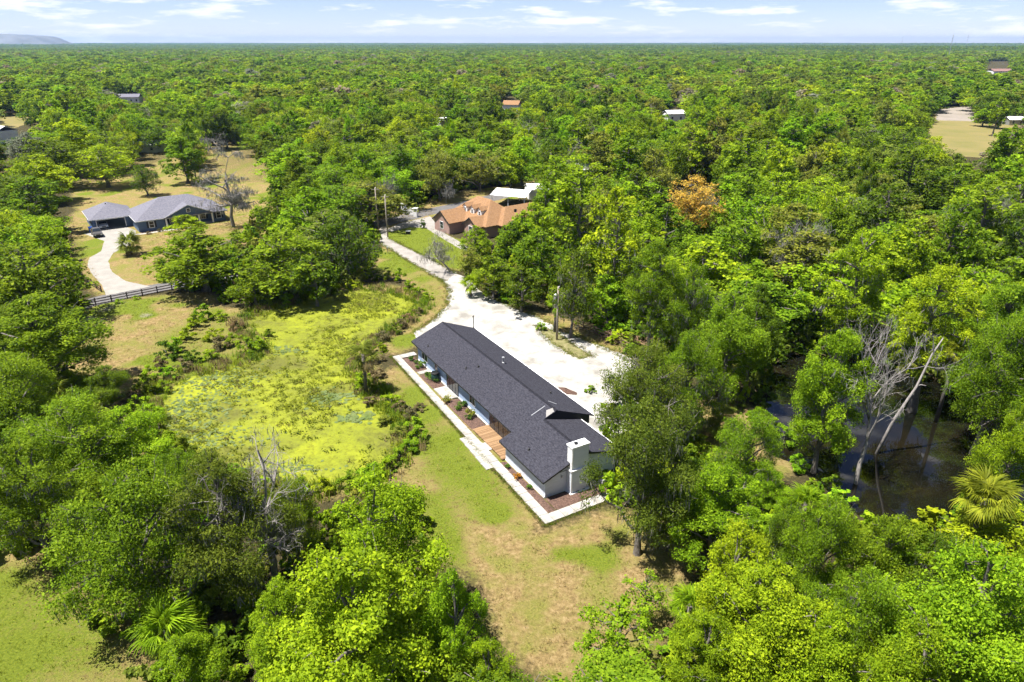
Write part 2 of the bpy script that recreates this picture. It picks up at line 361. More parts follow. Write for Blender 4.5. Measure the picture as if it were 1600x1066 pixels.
# ------------------------------------------------------------------ ground
def P2(*q): return [tuple(at(*p)[:2]) for p in q]
POND = P2((380, 500), (470, 470), (560, 450), (630, 457), (657, 478), (622, 505), (592, 520), (556, 540), (546, 590), (575, 612), (625, 660), (632, 690), (600, 735), (520, 752), (430, 748), (350, 728), (290, 695), (258, 660), (260, 620), (290, 590), (345, 575), (420, 558), (428, 540), (405, 518))
CREEK = P2((1190, 585), (1255, 548), (1330, 566), (1450, 595), (1600, 660), (1780, 760), (1760, 880), (1600, 815), (1500, 800), (1390, 822), (1335, 788), (1296, 742), (1228, 705))
LAWN = P2((612, 560), (640, 600), (700, 670), (780, 745), (850, 822), (760, 800), (700, 765), (640, 745), (640, 690), (600, 640))
LAWN_B = P2((605, 362), (660, 352), (725, 380), (722, 425), (690, 415), (640, 390), (600, 374))
LAWN_L = P2((-150, 860), (40, 870), (100, 940), (215, 1000), (230, 1100), (-300, 1100))
DRY = P2((640, 740), (700, 770), (780, 800), (850, 822), (960, 780), (1110, 860), (1060, 930), (1040, 1080), (860, 1080), (720, 930), (670, 830))
DRY2 = P2((110, 490), (160, 470), (330, 455), (340, 490), (300, 520), (235, 565), (220, 640), (160, 640), (120, 560))
BANK = P2((205, 560), (300, 485), (400, 480), (440, 500), (440, 570), (300, 600), (262, 640), (270, 710), (215, 720), (195, 640))
DRY3 = P2((110, 300), (50, 240), (100, 195), (250, 190), (380, 225), (440, 280), (440, 350), (380, 385), (300, 440), (150, 470), (120, 430))
FIELD_R = P2((1450, 215), (1462, 170), (1530, 160), (1600, 185), (1570, 245), (1510, 230))
YARD_R = P2((1100, 610), (1180, 640), (1250, 690), (1240, 730), (1200, 800), (1130, 770), (1060, 720), (1050, 650))
SHOULDER = P2((600, 378), (690, 430), (705, 460), (690, 495), (640, 535), (612, 560), (600, 540), (660, 480), (650, 450), (590, 420))
VERGE = P2((780, 470), (840, 488), (990, 548), (1010, 580), (960, 570), (870, 520), (810, 495))
STREET_SIDE = P2((540, 345), (720, 300), (860, 280), (880, 300), (720, 325), (600, 365))
xs = np.concatenate([[-24000, -9000, -3500, -1200, -500, -250, -170], np.arange(-130, 110.1, .7), [150, 230, 500, 1200, 3500, 9000, 24000]])
ys = np.concatenate([[-3000, -500, -60], np.arange(12, 215.1, .7), [240, 290, 360, 480, 800, 1500, 4000, 10000, 24000]])
GX, GY = np.meshgrid(xs, ys)
rg = np.random.default_rng(5)
def blur(a, n):
    for _ in range(n):
        a = (np.roll(a, 1, 0) + np.roll(a, -1, 0) + a) / 3; a = (np.roll(a, 1, 1) + np.roll(a, -1, 1) + a) / 3
    return a
def smooth_noise(shape, n, seed):
    r = np.random.default_rng(seed).normal(0, 1, shape); r = blur(r, n); return r / r.std()
wx = smooth_noise(GX.shape, 10, 1) * .8; wy = smooth_noise(GX.shape, 10, 2) * .8
WX, WY = GX + wx, GY + wy
def zone(*polys, b=2): return blur(sum(inpoly(WX, WY, p).astype(float) for p in polys).clip(0, 1), b)
pond_in = inpoly(GX, GY, POND).astype(float); creek_in = inpoly(WX, WY, CREEK).astype(float)
GZ = -.55 * blur(pond_in, 3) - 2.6 * blur(creek_in, 4)
n1 = smooth_noise(GX.shape, 4, 3); n2 = smooth_noise(GX.shape, 25, 4)
lawn = np.maximum.reduce([zone(LAWN, b=14) * .9, zone(LAWN_B, b=3), zone(LAWN_L, b=6) * .68, zone(SHOULDER, b=4) * .45, zone(BANK, b=4) * .5, zone(VERGE) * .35])
dry = np.maximum.reduce([zone(DRY, b=7), zone(DRY2, b=5), zone(DRY3, b=8), zone(YARD_R, b=4) * .9, zone(LAWN_L, b=6), zone(SHOULDER, b=4) * .6, zone(VERGE), zone(STREET_SIDE, b=3), zone(FIELD_R), zone(BANK, b=4) * .85, (blur(pond_in, 22) * 4).clip(0, .9)])
dry = np.maximum(dry, blur((lawn > .1).astype(float), 4))
lawn = np.clip(lawn + dry * np.clip(.36 * n1 + .42 * n2 - .05, 0, .8), 0, 1)
sand = np.clip(zone(DRY, DRY2, b=6) * np.clip(n1 * .4 + n2 * .3 - .75, 0, 1), 0, 1) * .8
near = np.ones_like(GX)
ZC = np.stack([lawn, dry, sand, np.ones_like(lawn)], -1)
ny, nx = GX.shape
ii = np.arange(nx * ny).reshape(ny, nx)
GF = np.stack([ii[:-1, :-1], ii[:-1, 1:], ii[1:, 1:], ii[1:, :-1]], -1).reshape(-1, 4)
def ground_mat():
    m = bpy.data.materials.new('ground'); m.use_nodes = True; t = m.node_tree; b = t.nodes['Principled BSDF']; L = t.links.new
    b.inputs['Roughness'].default_value = .95; b.inputs['Specular IOR Level'].default_value = .1
    at_ = N(t, 'ShaderNodeAttribute', attribute_name='zone'); sp = N(t, 'ShaderNodeSeparateColor'); L(at_.outputs['Color'], sp.inputs['Color'])
    tc = N(t, 'ShaderNodeTexCoord')
    def noise(sc, det=6, rough=.65):
        n = N(t, 'ShaderNodeTexNoise'); n.inputs['Scale'].default_value = sc; n.inputs['Detail'].default_value = det; n.inputs['Roughness'].default_value = rough
        L(tc.outputs['Object'], n.inputs['Vector']); return n.outputs['Fac']
    def ramp(f, stops):
        r = N(t, 'ShaderNodeValToRGB'); e = r.color_ramp.elements
        for i, (p, c) in enumerate(stops):
            el = e[i] if i < 2 else e.new(p)
            el.position = p; el.color = (*(np.array(c) * (.80 if max(c) < .9 else 1)), 1)
        L(f, r.inputs['Fac']); return r.outputs['Color']
    fine = noise(2.2, 9, .75); mid = noise(.35, 7); fine2 = noise(6, 6, .8)
    litter = ramp(fine, [(.3, (.035, .026, .016)), (.7, (.13, .088, .05)), (.5, (.06, .055, .022))])
    dryc = ramp(fine, [(.34, (.13, .09, .04)), (.68, (.43, .32, .165)), (.5, (.28, .20, .085))])
    dryg = ramp(fine2, [(.36, (.11, .125, .022)), (.64, (.31, .28, .075))])
    lawnc = ramp(fine2, [(.36, (.080, .120, .010)), (.64, (.215, .250, .028))])
    def mix(f, a, bb):
        x = N(t, 'ShaderNodeMix', data_type='RGBA'); L(f, x.inputs['Factor']); L(a, x.inputs['A']); L(bb, x.inputs['B']); return x.outputs['Result']
    def edge(src, n, k=1.0):
        """weight broken up by noise"""
        a = N(t, 'ShaderNodeMath', operation='ADD'); L(src, a.inputs[0]); s = N(t, 'ShaderNodeMath', operation='MULTIPLY_ADD'); L(n, s.inputs[0]); s.inputs[1].default_value = k; s.inputs[2].default_value = -k / 2
        L(s.outputs[0], a.inputs[1]); r = N(t, 'ShaderNodeMapRange'); r.inputs['From Min'].default_value = .3; r.inputs['From Max'].default_value = .7; L(a.outputs[0], r.inputs['Value']); return r.outputs['Result']
    d2 = mix(ramp(mid, [(.42, (0, 0, 0)), (.62, (1, 1, 1))]), dryc, dryg)
    c = mix(edge(sp.outputs['Green'], fine), litter, d2)
    c = mix(edge(sp.outputs['Red'], fine, 1.3), c, lawnc)
    sc = N(t, 'ShaderNodeRGB'); sc.outputs[0].default_value = (.22, .19, .155, 1)
    c = mix(edge(sp.outputs['Blue'], fine, 1.2), c, sc.outputs[0])
    L(c, b.inputs['Base Color'])
    bp = N(t, 'ShaderNodeBump'); bp.inputs['Strength'].default_value = .9; bp.inputs['Distance'].default_value = .18; L(fine2, bp.inputs['Height']); L(bp.outputs['Normal'], b.inputs['Normal'])
    return m
M['ground'] = ground_mat()
ground = obj('ground', mesh_np('ground', np.stack([GX, GY, GZ], -1).reshape(-1, 3), [GF], M['ground'], smooth=True, attrs={'zone': ('FLOAT_COLOR', ZC.reshape(-1, 4))}))
struct(ground, 'dry grass, lawn and leaf litter ground reaching to the horizon', 'ground')

def sheet(name, poly, z, m, jit=0.0, seed=0, step=.8):
    """flat sheet with a real, uneven edge"""
    rng = np.random.default_rng(seed); pts = []
    n = len(poly)
    for i in range(n):
        a = np.array(poly[i]); b = np.array(poly[(i + 1) % n]); k = max(1, int(np.linalg.norm(b - a) / step)) if jit else 1
        for j in range(k): pts.append(a + (b - a) * j / k)
    pts = np.array(pts)
    if jit:
        e = rng.normal(0, 1, pts.shape); e = (e + np.roll(e, 1, 0) + np.roll(e, -1, 0)) / 1.7 + rng.normal(0, .5, pts.shape); pts = pts + e * jit
    mb = MB().slab([(p[0], p[1], z) for p in pts], .05 if z > 0 else .01)
    return mb.build(name, m)
def weed_water_mat():
    m = bpy.data.materials.new('duckweed'); m.use_nodes = True; t = m.node_tree; b = t.nodes['Principled BSDF']; L = t.links.new
    tc = N(t, 'ShaderNodeTexCoord')
    def noise(sc, det, rough=.6):
        n = N(t, 'ShaderNodeTexNoise'); n.inputs['Scale'].default_value = sc; n.inputs['Detail'].default_value = det; n.inputs['Roughness'].default_value = rough; n.inputs['Distortion'].default_value = .4
        L(tc.outputs['Object'], n.inputs['Vector']); return n.outputs['Fac']
    a, f = noise(.11, 9, .7), noise(1.7, 9, .75)
    r = N(t, 'ShaderNodeValToRGB'); e = r.color_ramp.elements
    e[0].position = .36; e[0].color = (.095, .100, .014, 1); e[1].position = .68; e[1].color = (.230, .252, .009, 1); el = e.new(.5); el.color = (.158, .180, .010, 1)
    L(a, r.inputs['Fac'])
    r2 = N(t, 'ShaderNodeValToRGB'); e = r2.color_ramp.elements; e[0].position = .33; e[0].color = (.5, .45, .4, 1); e[1].position = .52; e[1].color = (1.1, 1.1, 1.1, 1); L(f, r2.inputs['Fac'])
    x = N(t, 'ShaderNodeMix', data_type='RGBA', blend_type='MULTIPLY'); x.inputs['Factor'].default_value = .85; L(r.outputs['Color'], x.inputs['A']); L(r2.outputs['Color'], x.inputs['B'])
    L(x.outputs['Result'], b.inputs['Base Color']); b.inputs['Roughness'].default_value = .75; b.inputs['Specular IOR Level'].default_value = .25
    bp = N(t, 'ShaderNodeBump'); bp.inputs['Strength'].default_value = .6; bp.inputs['Distance'].default_value = .1; L(f, bp.inputs['Height']); L(bp.outputs['Normal'], b.inputs['Normal'])
    return m
M['duckweed'] = weed_water_mat()
def expand(poly, d):
    c = np.mean(np.array(poly), 0); return [tuple(np.array(p) + (np.array(p) - c) / np.linalg.norm(np.array(p) - c) * d) for p in poly]
pond = sheet('pond', expand(POND, 1.2), -.22, M['duckweed']); struct(pond, 'pond covered with yellow-green duckweed beside the long house', 'pond')
M['water'] = mat('creek_water', (.003, .004, .003), .02, (.010, .008, .004), .15, .02, 1.2, spec=.5)
creek = sheet('creek', expand(CREEK, 4), -.3, M['water']); struct(creek, 'dark still creek under the trees on the right', 'creek')
dr = sheet('gravel_driveway', P2((690, 436), (702, 455), (699, 478), (676, 500), (648, 520), (655, 545), (700, 560), (830, 680), (935, 700), (960, 660), (1030, 640), (1040, 590), (985, 556), (930, 538), (880, 518), (842, 496), (800, 480), (762, 463), (738, 440), (715, 425), (700, 422)), .004, M['gravel'], .22, 1)
struct(dr, 'wide white gravel driveway behind the long dark roofed house', 'driveway')
ln = sheet('gravel_lane', P2((592, 356), (594, 380), (625, 400), (662, 422), (694, 440), (712, 428), (690, 414), (640, 389), (606, 372), (606, 352)), .008, M['lane'], .12, 2)
struct(ln, 'narrow grey gravel lane leading from the street to the white driveway', 'lane')
st = sheet('street', P2((470, 385), (540, 358), (600, 342), (690, 322), (760, 306), (860, 284), (862, 292), (765, 316), (690, 332), (605, 353), (545, 372), (480, 400)), .004, M['asphalt'], .1, 3)
struct(st, 'old grey street passing the white gate beyond the lane', 'street')
bd = sheet('concrete_drive', P2((600, 361), (625, 349), (672, 338), (682, 350), (684, 358), (706, 371), (735, 388), (728, 394), (700, 378), (664, 356), (640, 355), (612, 362)), .012, M['old_concrete'], .05, 4)
struct(bd, 'pale concrete drive curving to the brick house', 'driveway')
br = sheet('asphalt_road', P2((60, 492), (149, 464), (232, 446), (300, 434), (430, 412), (470, 385), (480, 400), (440, 425), (300, 449), (265, 452), (149, 478), (60, 512)), .004, M['asphalt'], .05, 5)
struct(br, 'narrow asphalt road running along the dark rail fence', 'road')
cdv = sheet('house_driveway', [(-97.6, 152.2), (-95.6, 155.1), (-91, 158.4), (-87.2, 155.2), (-83.2, 147), (-82.2, 140.5), (-82.6, 136.8), (-80.5, 131), (-76, 124), (-70.5, 118.5), (-64.6, 115.6), (-70.0, 110.8), (-73.5, 116), (-78.5, 122), (-83, 128), (-85.6, 133.5), (-85.8, 138), (-89.5, 146)], .012, M['old_concrete'], .03, 6)
struct(cdv, 'curved pale concrete driveway of the blue house', 'driveway')

M['field'] = mat('dry_pasture', (.198, .155, .059), .95, (.132, .125, .033), .05, .4, 1.5, detail=9); M['sandlot'] = mat('sandy_lot', (.245, .211, .184), .95, (.184, .160, .129), .08, .3, 2)
for k, (q, m_, lb) in enumerate(((((1440, 225), (1462, 178), (1520, 172), (1540, 195), (1610, 190), (1590, 250), (1500, 245)), 'field', 'golden pasture opening in the wood near the right edge'), (((1462, 172), (1524, 164), (1530, 176), (1520, 190), (1462, 188)), 'sandlot', 'pale sandy lot behind the golden pasture'), (((-60, 196), (-30, 180), (50, 176), (60, 190), (20, 200)), 'field', 'dry pasture at the left edge beyond the oaks'))):
    f = sheet('field', P2(*q), .006 + .004 * k, M[m_], .6, 30 + k, 4); struct(f, lb, 'field')

# ------------------------------------------------------------------ the long house
HO = (-13.65, 84.91, 0); HR = R(-60)
house = thing('long_house', 'long low house with charcoal shingle roof, pale walls and white chimney beside the pond', 'house', HO, HR)
PIT = .4
def zl(w): return 2.8 + PIT * w                      # left slope
def zr_(w): return 4.68 - PIT * (w - 4.7)            # right slope of the long part
def zw(w): return 4.06 - .28 * (w - 3.15)            # right slope of the near wing
walls = MB()
def wallbox(m, u0, u1, w0, w1, z0, ztop): m.box(u0, u1, w0, w1, z0, ztop)
wm = MB()
# long part: outline at its plates, gable ends as pentagons
def gable_block(m, u0, u1, w0, w1, wr, zfl, zfr, drop=.12):
    v = []
    for u in (u0, u1): v += [(u, w0, 0), (u, w1, 0), (u, w1, zfr(w1) - drop), (u, wr, zfl(wr) - drop), (u, w0, zfl(w0) - drop)]
    m.add(v, [(4, 3, 2, 1, 0), (5, 6, 7, 8, 9), (0, 1, 6, 5), (1, 2, 7, 6), (2, 3, 8, 7), (3, 4, 9, 8), (4, 0, 5, 9)])
wa = MB(); gable_block(wa, .45, 28.4, .65, 9.0, 4.7, zl, zr_, .2); wo = wa.build('wall', M['wall'], house)
wb = MB(); gable_block(wb, 27.7, 35.35, -1.0, 7.3, 3.15, zl, zw, .2); wo2 = wb.build('wall', M['offwhite'], house); wo2['label'] = 'pale end wing walls with the chimney'
TH = .14
rf = MB()
rf.slab([(0, 0, zl(0)), (27.25, 0, zl(0)), (27.25, 3.15, zl(3.15)), (28.55, 3.15, zl(3.15)), (28.55, 4.7, zl(4.7)), (0, 4.7, zl(4.7))], TH)
rf.slab([(0, 4.7, zr_(4.7)), (28.55, 4.7, zr_(4.7)), (28.55, 9.6, zr_(9.6)), (0, 9.6, zr_(9.6))], TH)
roof = rf.build('roof', M['shingle'], house)
rw = MB()
rw.slab([(27.255, -1.5, zl(-1.5)), (35.75, -1.5, zl(-1.5)), (35.75, 3.15, zl(3.15)), (27.255, 3.15, zl(3.15))], TH)
rw.slab([(28.56, 3.15, zw(3.15)), (35.75, 3.15, zw(3.15)), (35.75, 7.8, zw(7.8)), (28.56, 7.8, zw(7.8))], TH)
roof2 = rw.build('roof', M['shingle'], house); roof2['label'] = 'lower roof of the near wing'
# step face between the two roofs, its shade put in as near-black colour
MB().slab([(28.56, 3.3, zl(3.3) - .16), (28.56, 4.7, zl(4.7) - .16), (28.56, 9.0, zr_(9.0) - .16), (28.56, 9.0, 1.9), (28.56, 3.3, zw(3.3) - .1)], .1, (-1, 0, 0)).build('step_wall', M['fascia'], roof)
def strip(name, p0, p1, wd, th, m, par):
    p0, p1 = Vector(p0), Vector(p1); d = (p1 - p0).normalized(); s = d.cross(Vector((0, 0, 1))).normalized() * wd
    MB().slab([p0 - s, p1 - s, p1 + s, p0 + s], th).build(name, m, par)
def ridge(par, u0, u1, w, z):
    mb = MB(); k = int((u1 - u0) / .33)
    for i in range(k):
        a = u0 + (u1 - u0) * i / k; b = a + (u1 - u0) / k + .04; dz = .012 + .01 * (i % 2)
        mb.add([(a, w - .17, z - .17 * PIT + dz), (b, w - .17, z - .17 * PIT + dz), (b, w, z + dz + .012), (a, w, z + dz + .012), (b, w + .17, z - .17 * PIT + dz), (a, w + .17, z - .17 * PIT + dz)], [(0, 1, 2, 3), (3, 2, 4, 5)])
    mb.build('ridge_cap', M['ridge'], par)
ridge(roof, 0, 28.5, 4.7, zl(4.7)); ridge(roof2, 28.6, 35.7, 3.15, zl(3.15))
def fascia(par, a, b, h=.2, t=.03):
    a, b = Vector(a), Vector(b); d = (b - a).normalized(); s = Vector((-d.y, d.x, 0)).normalized() * t
    MB().add([a, b, b - Vector((0, 0, h)), a - Vector((0, 0, h)), a + s, b + s, b + s - Vector((0, 0, h)), a + s - Vector((0, 0, h))],
             [(0, 1, 2, 3), (7, 6, 5, 4), (0, 4, 5, 1), (3, 2, 6, 7), (0, 3, 7, 4), (1, 5, 6, 2)]).build('fascia', M['fascia'], par)
e_ = .004
fascia(roof, (0, -e_, zl(0) + .005), (27.25, -e_, zl(0) + .005), t=-.03)
fascia(roof2, (27.26, -1.5 - e_, zl(-1.5) + .005), (35.75, -1.5 - e_, zl(-1.5) + .005), t=-.03)
fascia(roof2, (35.75 + e_, -1.5, zl(-1.5) + .005), (35.75 + e_, 3.15, zl(3.15) + .005), t=-.03)
fascia(roof2, (35.75 + e_, 3.15, zl(3.15) + .005), (35.75 + e_, 7.8, zw(7.8) + .005), t=-.03)
fascia(roof2, (27.25 - e_, -1.5, zl(-1.5) + .005), (27.25 - e_, 0, zl(0) + .005), t=.03)
fa = fascia(roof, (0, 9.6 + e_, zr_(9.6) + .005), (28.5, 9.6 + e_, zr_(9.6) + .005), t=.03)
fascia(roof, (-e_, 0, zl(0) + .005), (-e_, 4.7, zl(4.7) + .005), t=.03); fascia(roof, (-e_, 4.7, zl(4.7) + .005), (-e_, 9.6, zr_(9.6) + .005), t=.03)
# pale drip edge seen along the right hand eaves
strip('drip_edge', (.1, 9.62, zr_(9.6) + .02), (28.5, 9.62, zr_(9.6) + .02), .05, .02, M['white'], roof); strip('drip_edge', (28.7, 7.82, zw(7.8) + .02), (35.7, 7.82, zw(7.8) + .02), .05, .02, M['white'], roof2)
strip('flashing', (26.9, 4.3, zl(4.3) + .03), (26.9, 2.6, zl(2.6) + .03), .045, .02, M['metal'], roof); strip('flashing', (26.1, 5.2, zr_(5.2) + .03), (26.7, 5.9, zr_(5.9) + .03), .045, .02, M['metal'], roof)
MB().slab([(27.6, 4.0, zl(4.0) + .03), (28.5, 3.4, zl(3.4) + .03), (28.5, 4.4, zl(4.4) + .03), (27.9, 4.6, zl(4.6) + .03)], .02).build('flashing', M['flash'], roof)
for u, w, h, r in ((14.6, 6.1, .75, .1), (14.0, 3.0, .22, .07), (12.8, 1.9, .2, .07), (3.6, .9, .2, .06), (23.5, 7.2, .22, .07), (31.0, -.2, .2, .06)):
    z = (zl(w) if w < 4.7 else zr_(w)); mm = M['metal'] if h > .5 else M['dark']
    v = MB().lathe([(r * 2.0, z - .1), (r * 1.9, z + .04), (r, z + .08), (r, z + h * .8), (r * 1.7, z + h * .82), (r * 1.7, z + h), (r * .4, z + h + .05)], 10, (u, w)).build('vent_pipe', mm, roof)
# chimney on the near gable
ch = MB().box(35.36, 36.15, 1.4, 3.5, 0, 2.62).build('chimney', M['offwhite'], house)
box('chimney_stack', M['offwhite'], ch, 35.30, 36.05, 1.5, 3.4, 2.70, 5.08)
MB().box(35.28, 36.23, 1.32, 3.58, 2.62, 2.70).build('ledge', M['white'], ch)
MB().box(35.14, 36.13, 1.42, 3.48, 5.08, 5.24).build('chimney_cap', M['white'], ch)
for w in (2.15,): MB().lathe([(.16, 5.24), (.16, 5.34), (.2, 5.35), (.2, 5.4), (.05, 5.42)], 10, (35.65, w)).build('flue', M['dark'], ch)
box('white_left_board', M['white'], ch, 36.051, 36.09, 1.50, 1.62, 2.70, 5.08); box('white_left_board', M['white'], ch, 35.3, 36.05, 1.47, 1.497, 2.7, 5.08)  # second board whitens the whole left face, painting in its sunlit side
box('white_left_board', M['white'], ch, 36.151, 36.19, 1.4, 1.52, .14, 2.62); box('white_foot_strip', M['white'], ch, 35.36, 36.32, 1.3, 3.62, 0, .14)
for w in (2.2, 2.95): MB().box(36.05, 36.17, w - .18, w + .18, .14, .22).build('cleanout_vent', M['dark'], ch)
# gable trim, light; white strips paint in the sunlit foot of the walls
box('belt_board', M['fascia'], wo2, 35.352, 35.38, -.95, 1.38, 2.36, 2.41)
MB().lathe([(.05, 1.7), (.09, 1.75), (.09, 1.95), (.03, 2.0)], 8, (35.43, .85)).build('wall_lamp', M['metal'], wo2)
box('white_foot_strip', M['white'], wo, .5, 27.6, .58, .648, 0, .16); box('white_foot_strip', M['white'], wo2, 27.75, 35.3, -1.09, -1.002, 0, .16)
# left long wall: windows, glazed doors
def pane_set(par, u0, u1, z0, z1, w, n):
    f = MB(); t = .05
    f.box(u0, u1, w - .06, w + .02, z1 - t, z1); f.box(u0, u1, w - .06, w + .02, z0, z0 + t)
    for i in range(n + 1):
        uu = u0 + (u1 - u0) * i / n; f.box(uu - t / 2, uu + t / 2, w - .055, w + .02, z0 + t, z1 - t)
    fr = f.build('window_frame', M['white'] if n < 3 else M['fascia'], par)
    for i in range(n):
        a = u0 + (u1 - u0) * i / n + t / 2; b = u0 + (u1 - u0) * (i + 1) / n - t / 2; box('pane', M['glass'], fr, a, b, w - .035, w - .02, z0 + t, z1 - t)
pane_set(wo, 2.0, 3.8, .9, 2.1, .64, 2); pane_set(wo, 9.8, 13.1, .15, 2.25, .64, 4); pane_set(wo, 21.2, 26.4, .15, 2.25, .64, 5); pane_set(wo, 6.2, 7.0, 1.0, 2.0, .64, 1)
# far gable window
pane_set(wo, 16.2, 17.6, .9, 2.05, .64, 2)
for k, (u, z) in enumerate(((36.02, .3), (36.35, .35))):
    MB().box(u - .15, u + .15, 4.15 + .3 * k, 4.4 + .3 * k, 0, .55 - .1 * k).build('meter_box', M['white'], house)
# ---- path of concrete slabs round the house
walk = thing('garden_path', 'bright concrete slab path running along the long house and round its corner', 'path', HO, HR); walk['kind'] = 'structure'
ms = {}
def slab_piece(par, u, w, lu, lw, h=.10, name='slab'):
    key = (round(lu, 2), round(lw, 2))
    if key not in ms: ms[key] = MB().box(-lu / 2, lu / 2, -lw / 2, lw / 2, -.05, h).mesh('slab', M['slab'])
    o = obj(name, ms[key], par, (u, w, (hash((round(u, 1), round(w, 1))) % 5) * .002)); return o
nS = 33
for i in range(nS):
    u = -2.2 + (i + .5) * (38.7 + 2.2 - 0) / nS; f = (u + 2.2) / 40.9
    slab_piece(walk, u, -1.68 - .95 * f + .05, 40.9 / nS - .04, .98)
for i in range(7): slab_piece(walk, 38.12, -1.35 + i * 1.24 - .2, 1.1, 1.2)
for i in range(2): slab_piece(walk, -1.62, -.55 + i * 1.1, 1.12, 1.08)
for i in range(2): slab_piece(walk, 4.45, -.6 + i * .95, .85, .93)
for i in range(3):
    for j in range(2): slab_piece(walk, 10.1 + i * 1.15, -.55 + j * 1.1, 1.13, 1.08)
for i in range(5): slab_piece(walk, 22.4 + i * 1.35, -3.02 - .06 * i, 1.33, .82)
slab_piece(walk, 24.6, -1.58, 1.6, .7)
# ---- deck of timber boards
deck = thing('timber_deck', 'new timber deck beside the glass doors of the long house', 'deck', HO, HR)
bmesh_ = MB().box(-.068, .068, -1.05, 1.05, -.03, 0).mesh('board', M['deck'])
for i in range(49): obj('board', bmesh_, deck, (20.9 + i * .142, -.33 if i < 46 else -.45, .2 + .002 * (i % 3)))
for w in (-1.2, 0, .5): box('joist', M['fence_wood'], deck, 20.85, 27.75, w - .05, w + .05, 0, .165)
# ---- planting beds
def bed(u0, u1, w0, w1, label, seed):
    rng = np.random.default_rng(seed); nu, nw = max(3, int((u1 - u0) / .25)), max(3, int((w1 - w0) / .25))
    U, W = np.meshgrid(np.linspace(u0, u1, nu), np.linspace(w0, w1, nw)); Z = .05 + rng.uniform(0, .07, U.shape)
    Z[0] = Z[-1] = -.02; Z[:, 0] = Z[:, -1] = -.02
    i = np.arange(nu * nw).reshape(nw, nu); F = np.stack([i[:-1, :-1], i[:-1, 1:], i[1:, 1:], i[1:, :-1]], -1).reshape(-1, 4)
    o = obj('mulch_bed', mesh_np('mulch_bed', np.stack([U, W, Z], -1).reshape(-1, 3), [F], M['mulch']), None, HO, HR); return struct(o, label, 'flower bed')
bed(-1.02, 4.0, -1.18, .56, 'brown mulch bed at the far corner of the long house', 1)
bed(4.9, 9.5, -1.2, .56, 'brown mulch bed around the dark green barrel', 2)
bed(13.1, 20.8, -1.4, .56, 'long brown mulch bed beside the timber deck', 3)
bed(27.9, 37.5, -2.1, -1.1, 'narrow brown mulch bed along the end wing wall', 4)
bed(35.4, 37.5, -1.08, 7.4, 'brown mulch bed below the white chimney', 5)
M['plantleaf'] = M['leaf']
SH = {}
def small_plant(u, w, s, tone, label, seed=0):
    if seed not in SH:
        rng = np.random.default_rng(300 + seed); cl = np.array([(rng.normal(0, .25), rng.normal(0, .25), .35 + rng.uniform(0, .3), .28) for _ in range(7)])
        V, F, ti = leaves(rng, cl, 260, .17); cr = mesh_np('foliage', V, [F], M['leaf'], attrs={'tint': ('FLOAT', ti)})
        V, F = tubes_np([(bend(rng, np.array([0, 0, 0.]), c[:3], 3), [.012, .01, .006]) for c in cl], 4); SH[seed] = (cr, mesh_np('stem', V, [F], M['bark']))
    ca, sa = math.cos(HR), math.sin(HR)
    o = thing('bed_plant', label, 'plant', (HO[0] + ca * u - sa * w, HO[1] + sa * u + ca * w, .06), seed * 1.7 + u, 'small plants in the mulch beds'); o.scale = (s, s, s)
    c = obj('foliage', SH[seed][0], o); c.color = (*tone, 1); obj('stem', SH[seed][1], o)
G1, G2, G3 = (.10, .19, .02), (.07, .14, .02), (.20, .22, .03)
for k, (u, w, s, t, l) in enumerate([(.2, -.3, .8, G2, 'small dark shrub in the far corner bed, nearest the path end'), (1.6, -.2, .7, G2, 'low shrub in the middle of the far corner bed'), (2.9, .1, 1.0, G1, 'bright green shrub in the far corner bed close to the wall'), (3.1, -.7, .7, G1, 'small green shrub in the far corner bed by the cross path'),
        (5.6, -.2, .7, G2, 'low plant left of the dark green barrel'), (6.6, -.4, .9, G1, 'leafy green plant in front of the dark green barrel'), (8.0, -.1, .7, G2, 'low plant on the house side of the barrel bed'), (13.4, -.9, 1.0, G3, 'yellow-green grassy plant at the patio end of the long bed'),
        (15.4, .2, .9, G2, 'dark shrub against the wall in the long bed'), (15.9, -.6, .9, G1, 'green shrub in the middle of the long bed'), (18.0, -.1, 1.1, G3, 'yellow-green shrub in the long bed near the deck'), (18.6, -.5, .7, G2, 'small dark shrub in the long bed beside the deck'),
        (29.3, -1.6, .6, G1, 'small green plant at the deck end of the narrow bed'), (31.2, -1.6, .7, (.42, .20, .02), 'orange and yellow flowering plant in the narrow bed'), (33.4, -1.6, .6, G1, 'small green plant near the house corner in the narrow bed'), (36.6, 6.4, .8, G1, 'green plant right of the chimney under the oak')]):
    small_plant(u, w, s, t, l, k % 4)
def on_house(u, w, z=0):
    ca, sa = math.cos(HR), math.sin(HR); return (HO[0] + ca * u - sa * w, HO[1] + sa * u + ca * w, z)
b = thing('barrel', 'dark green barrel standing in a mulch bed by the long pale wall', 'barrel', on_house(7.5, .05, .05))
MB().lathe([(.40, 0), (.47, .2), (.5, .6), (.5, 1.1)], 18).build('body', M['greenbin'], b, True); MB().lathe([(.53, 1.1), (.53, 1.2), (.44, 1.24), (.44, 1.16), (.1, 1.16)], 18).build('rim', M['dark'], b)
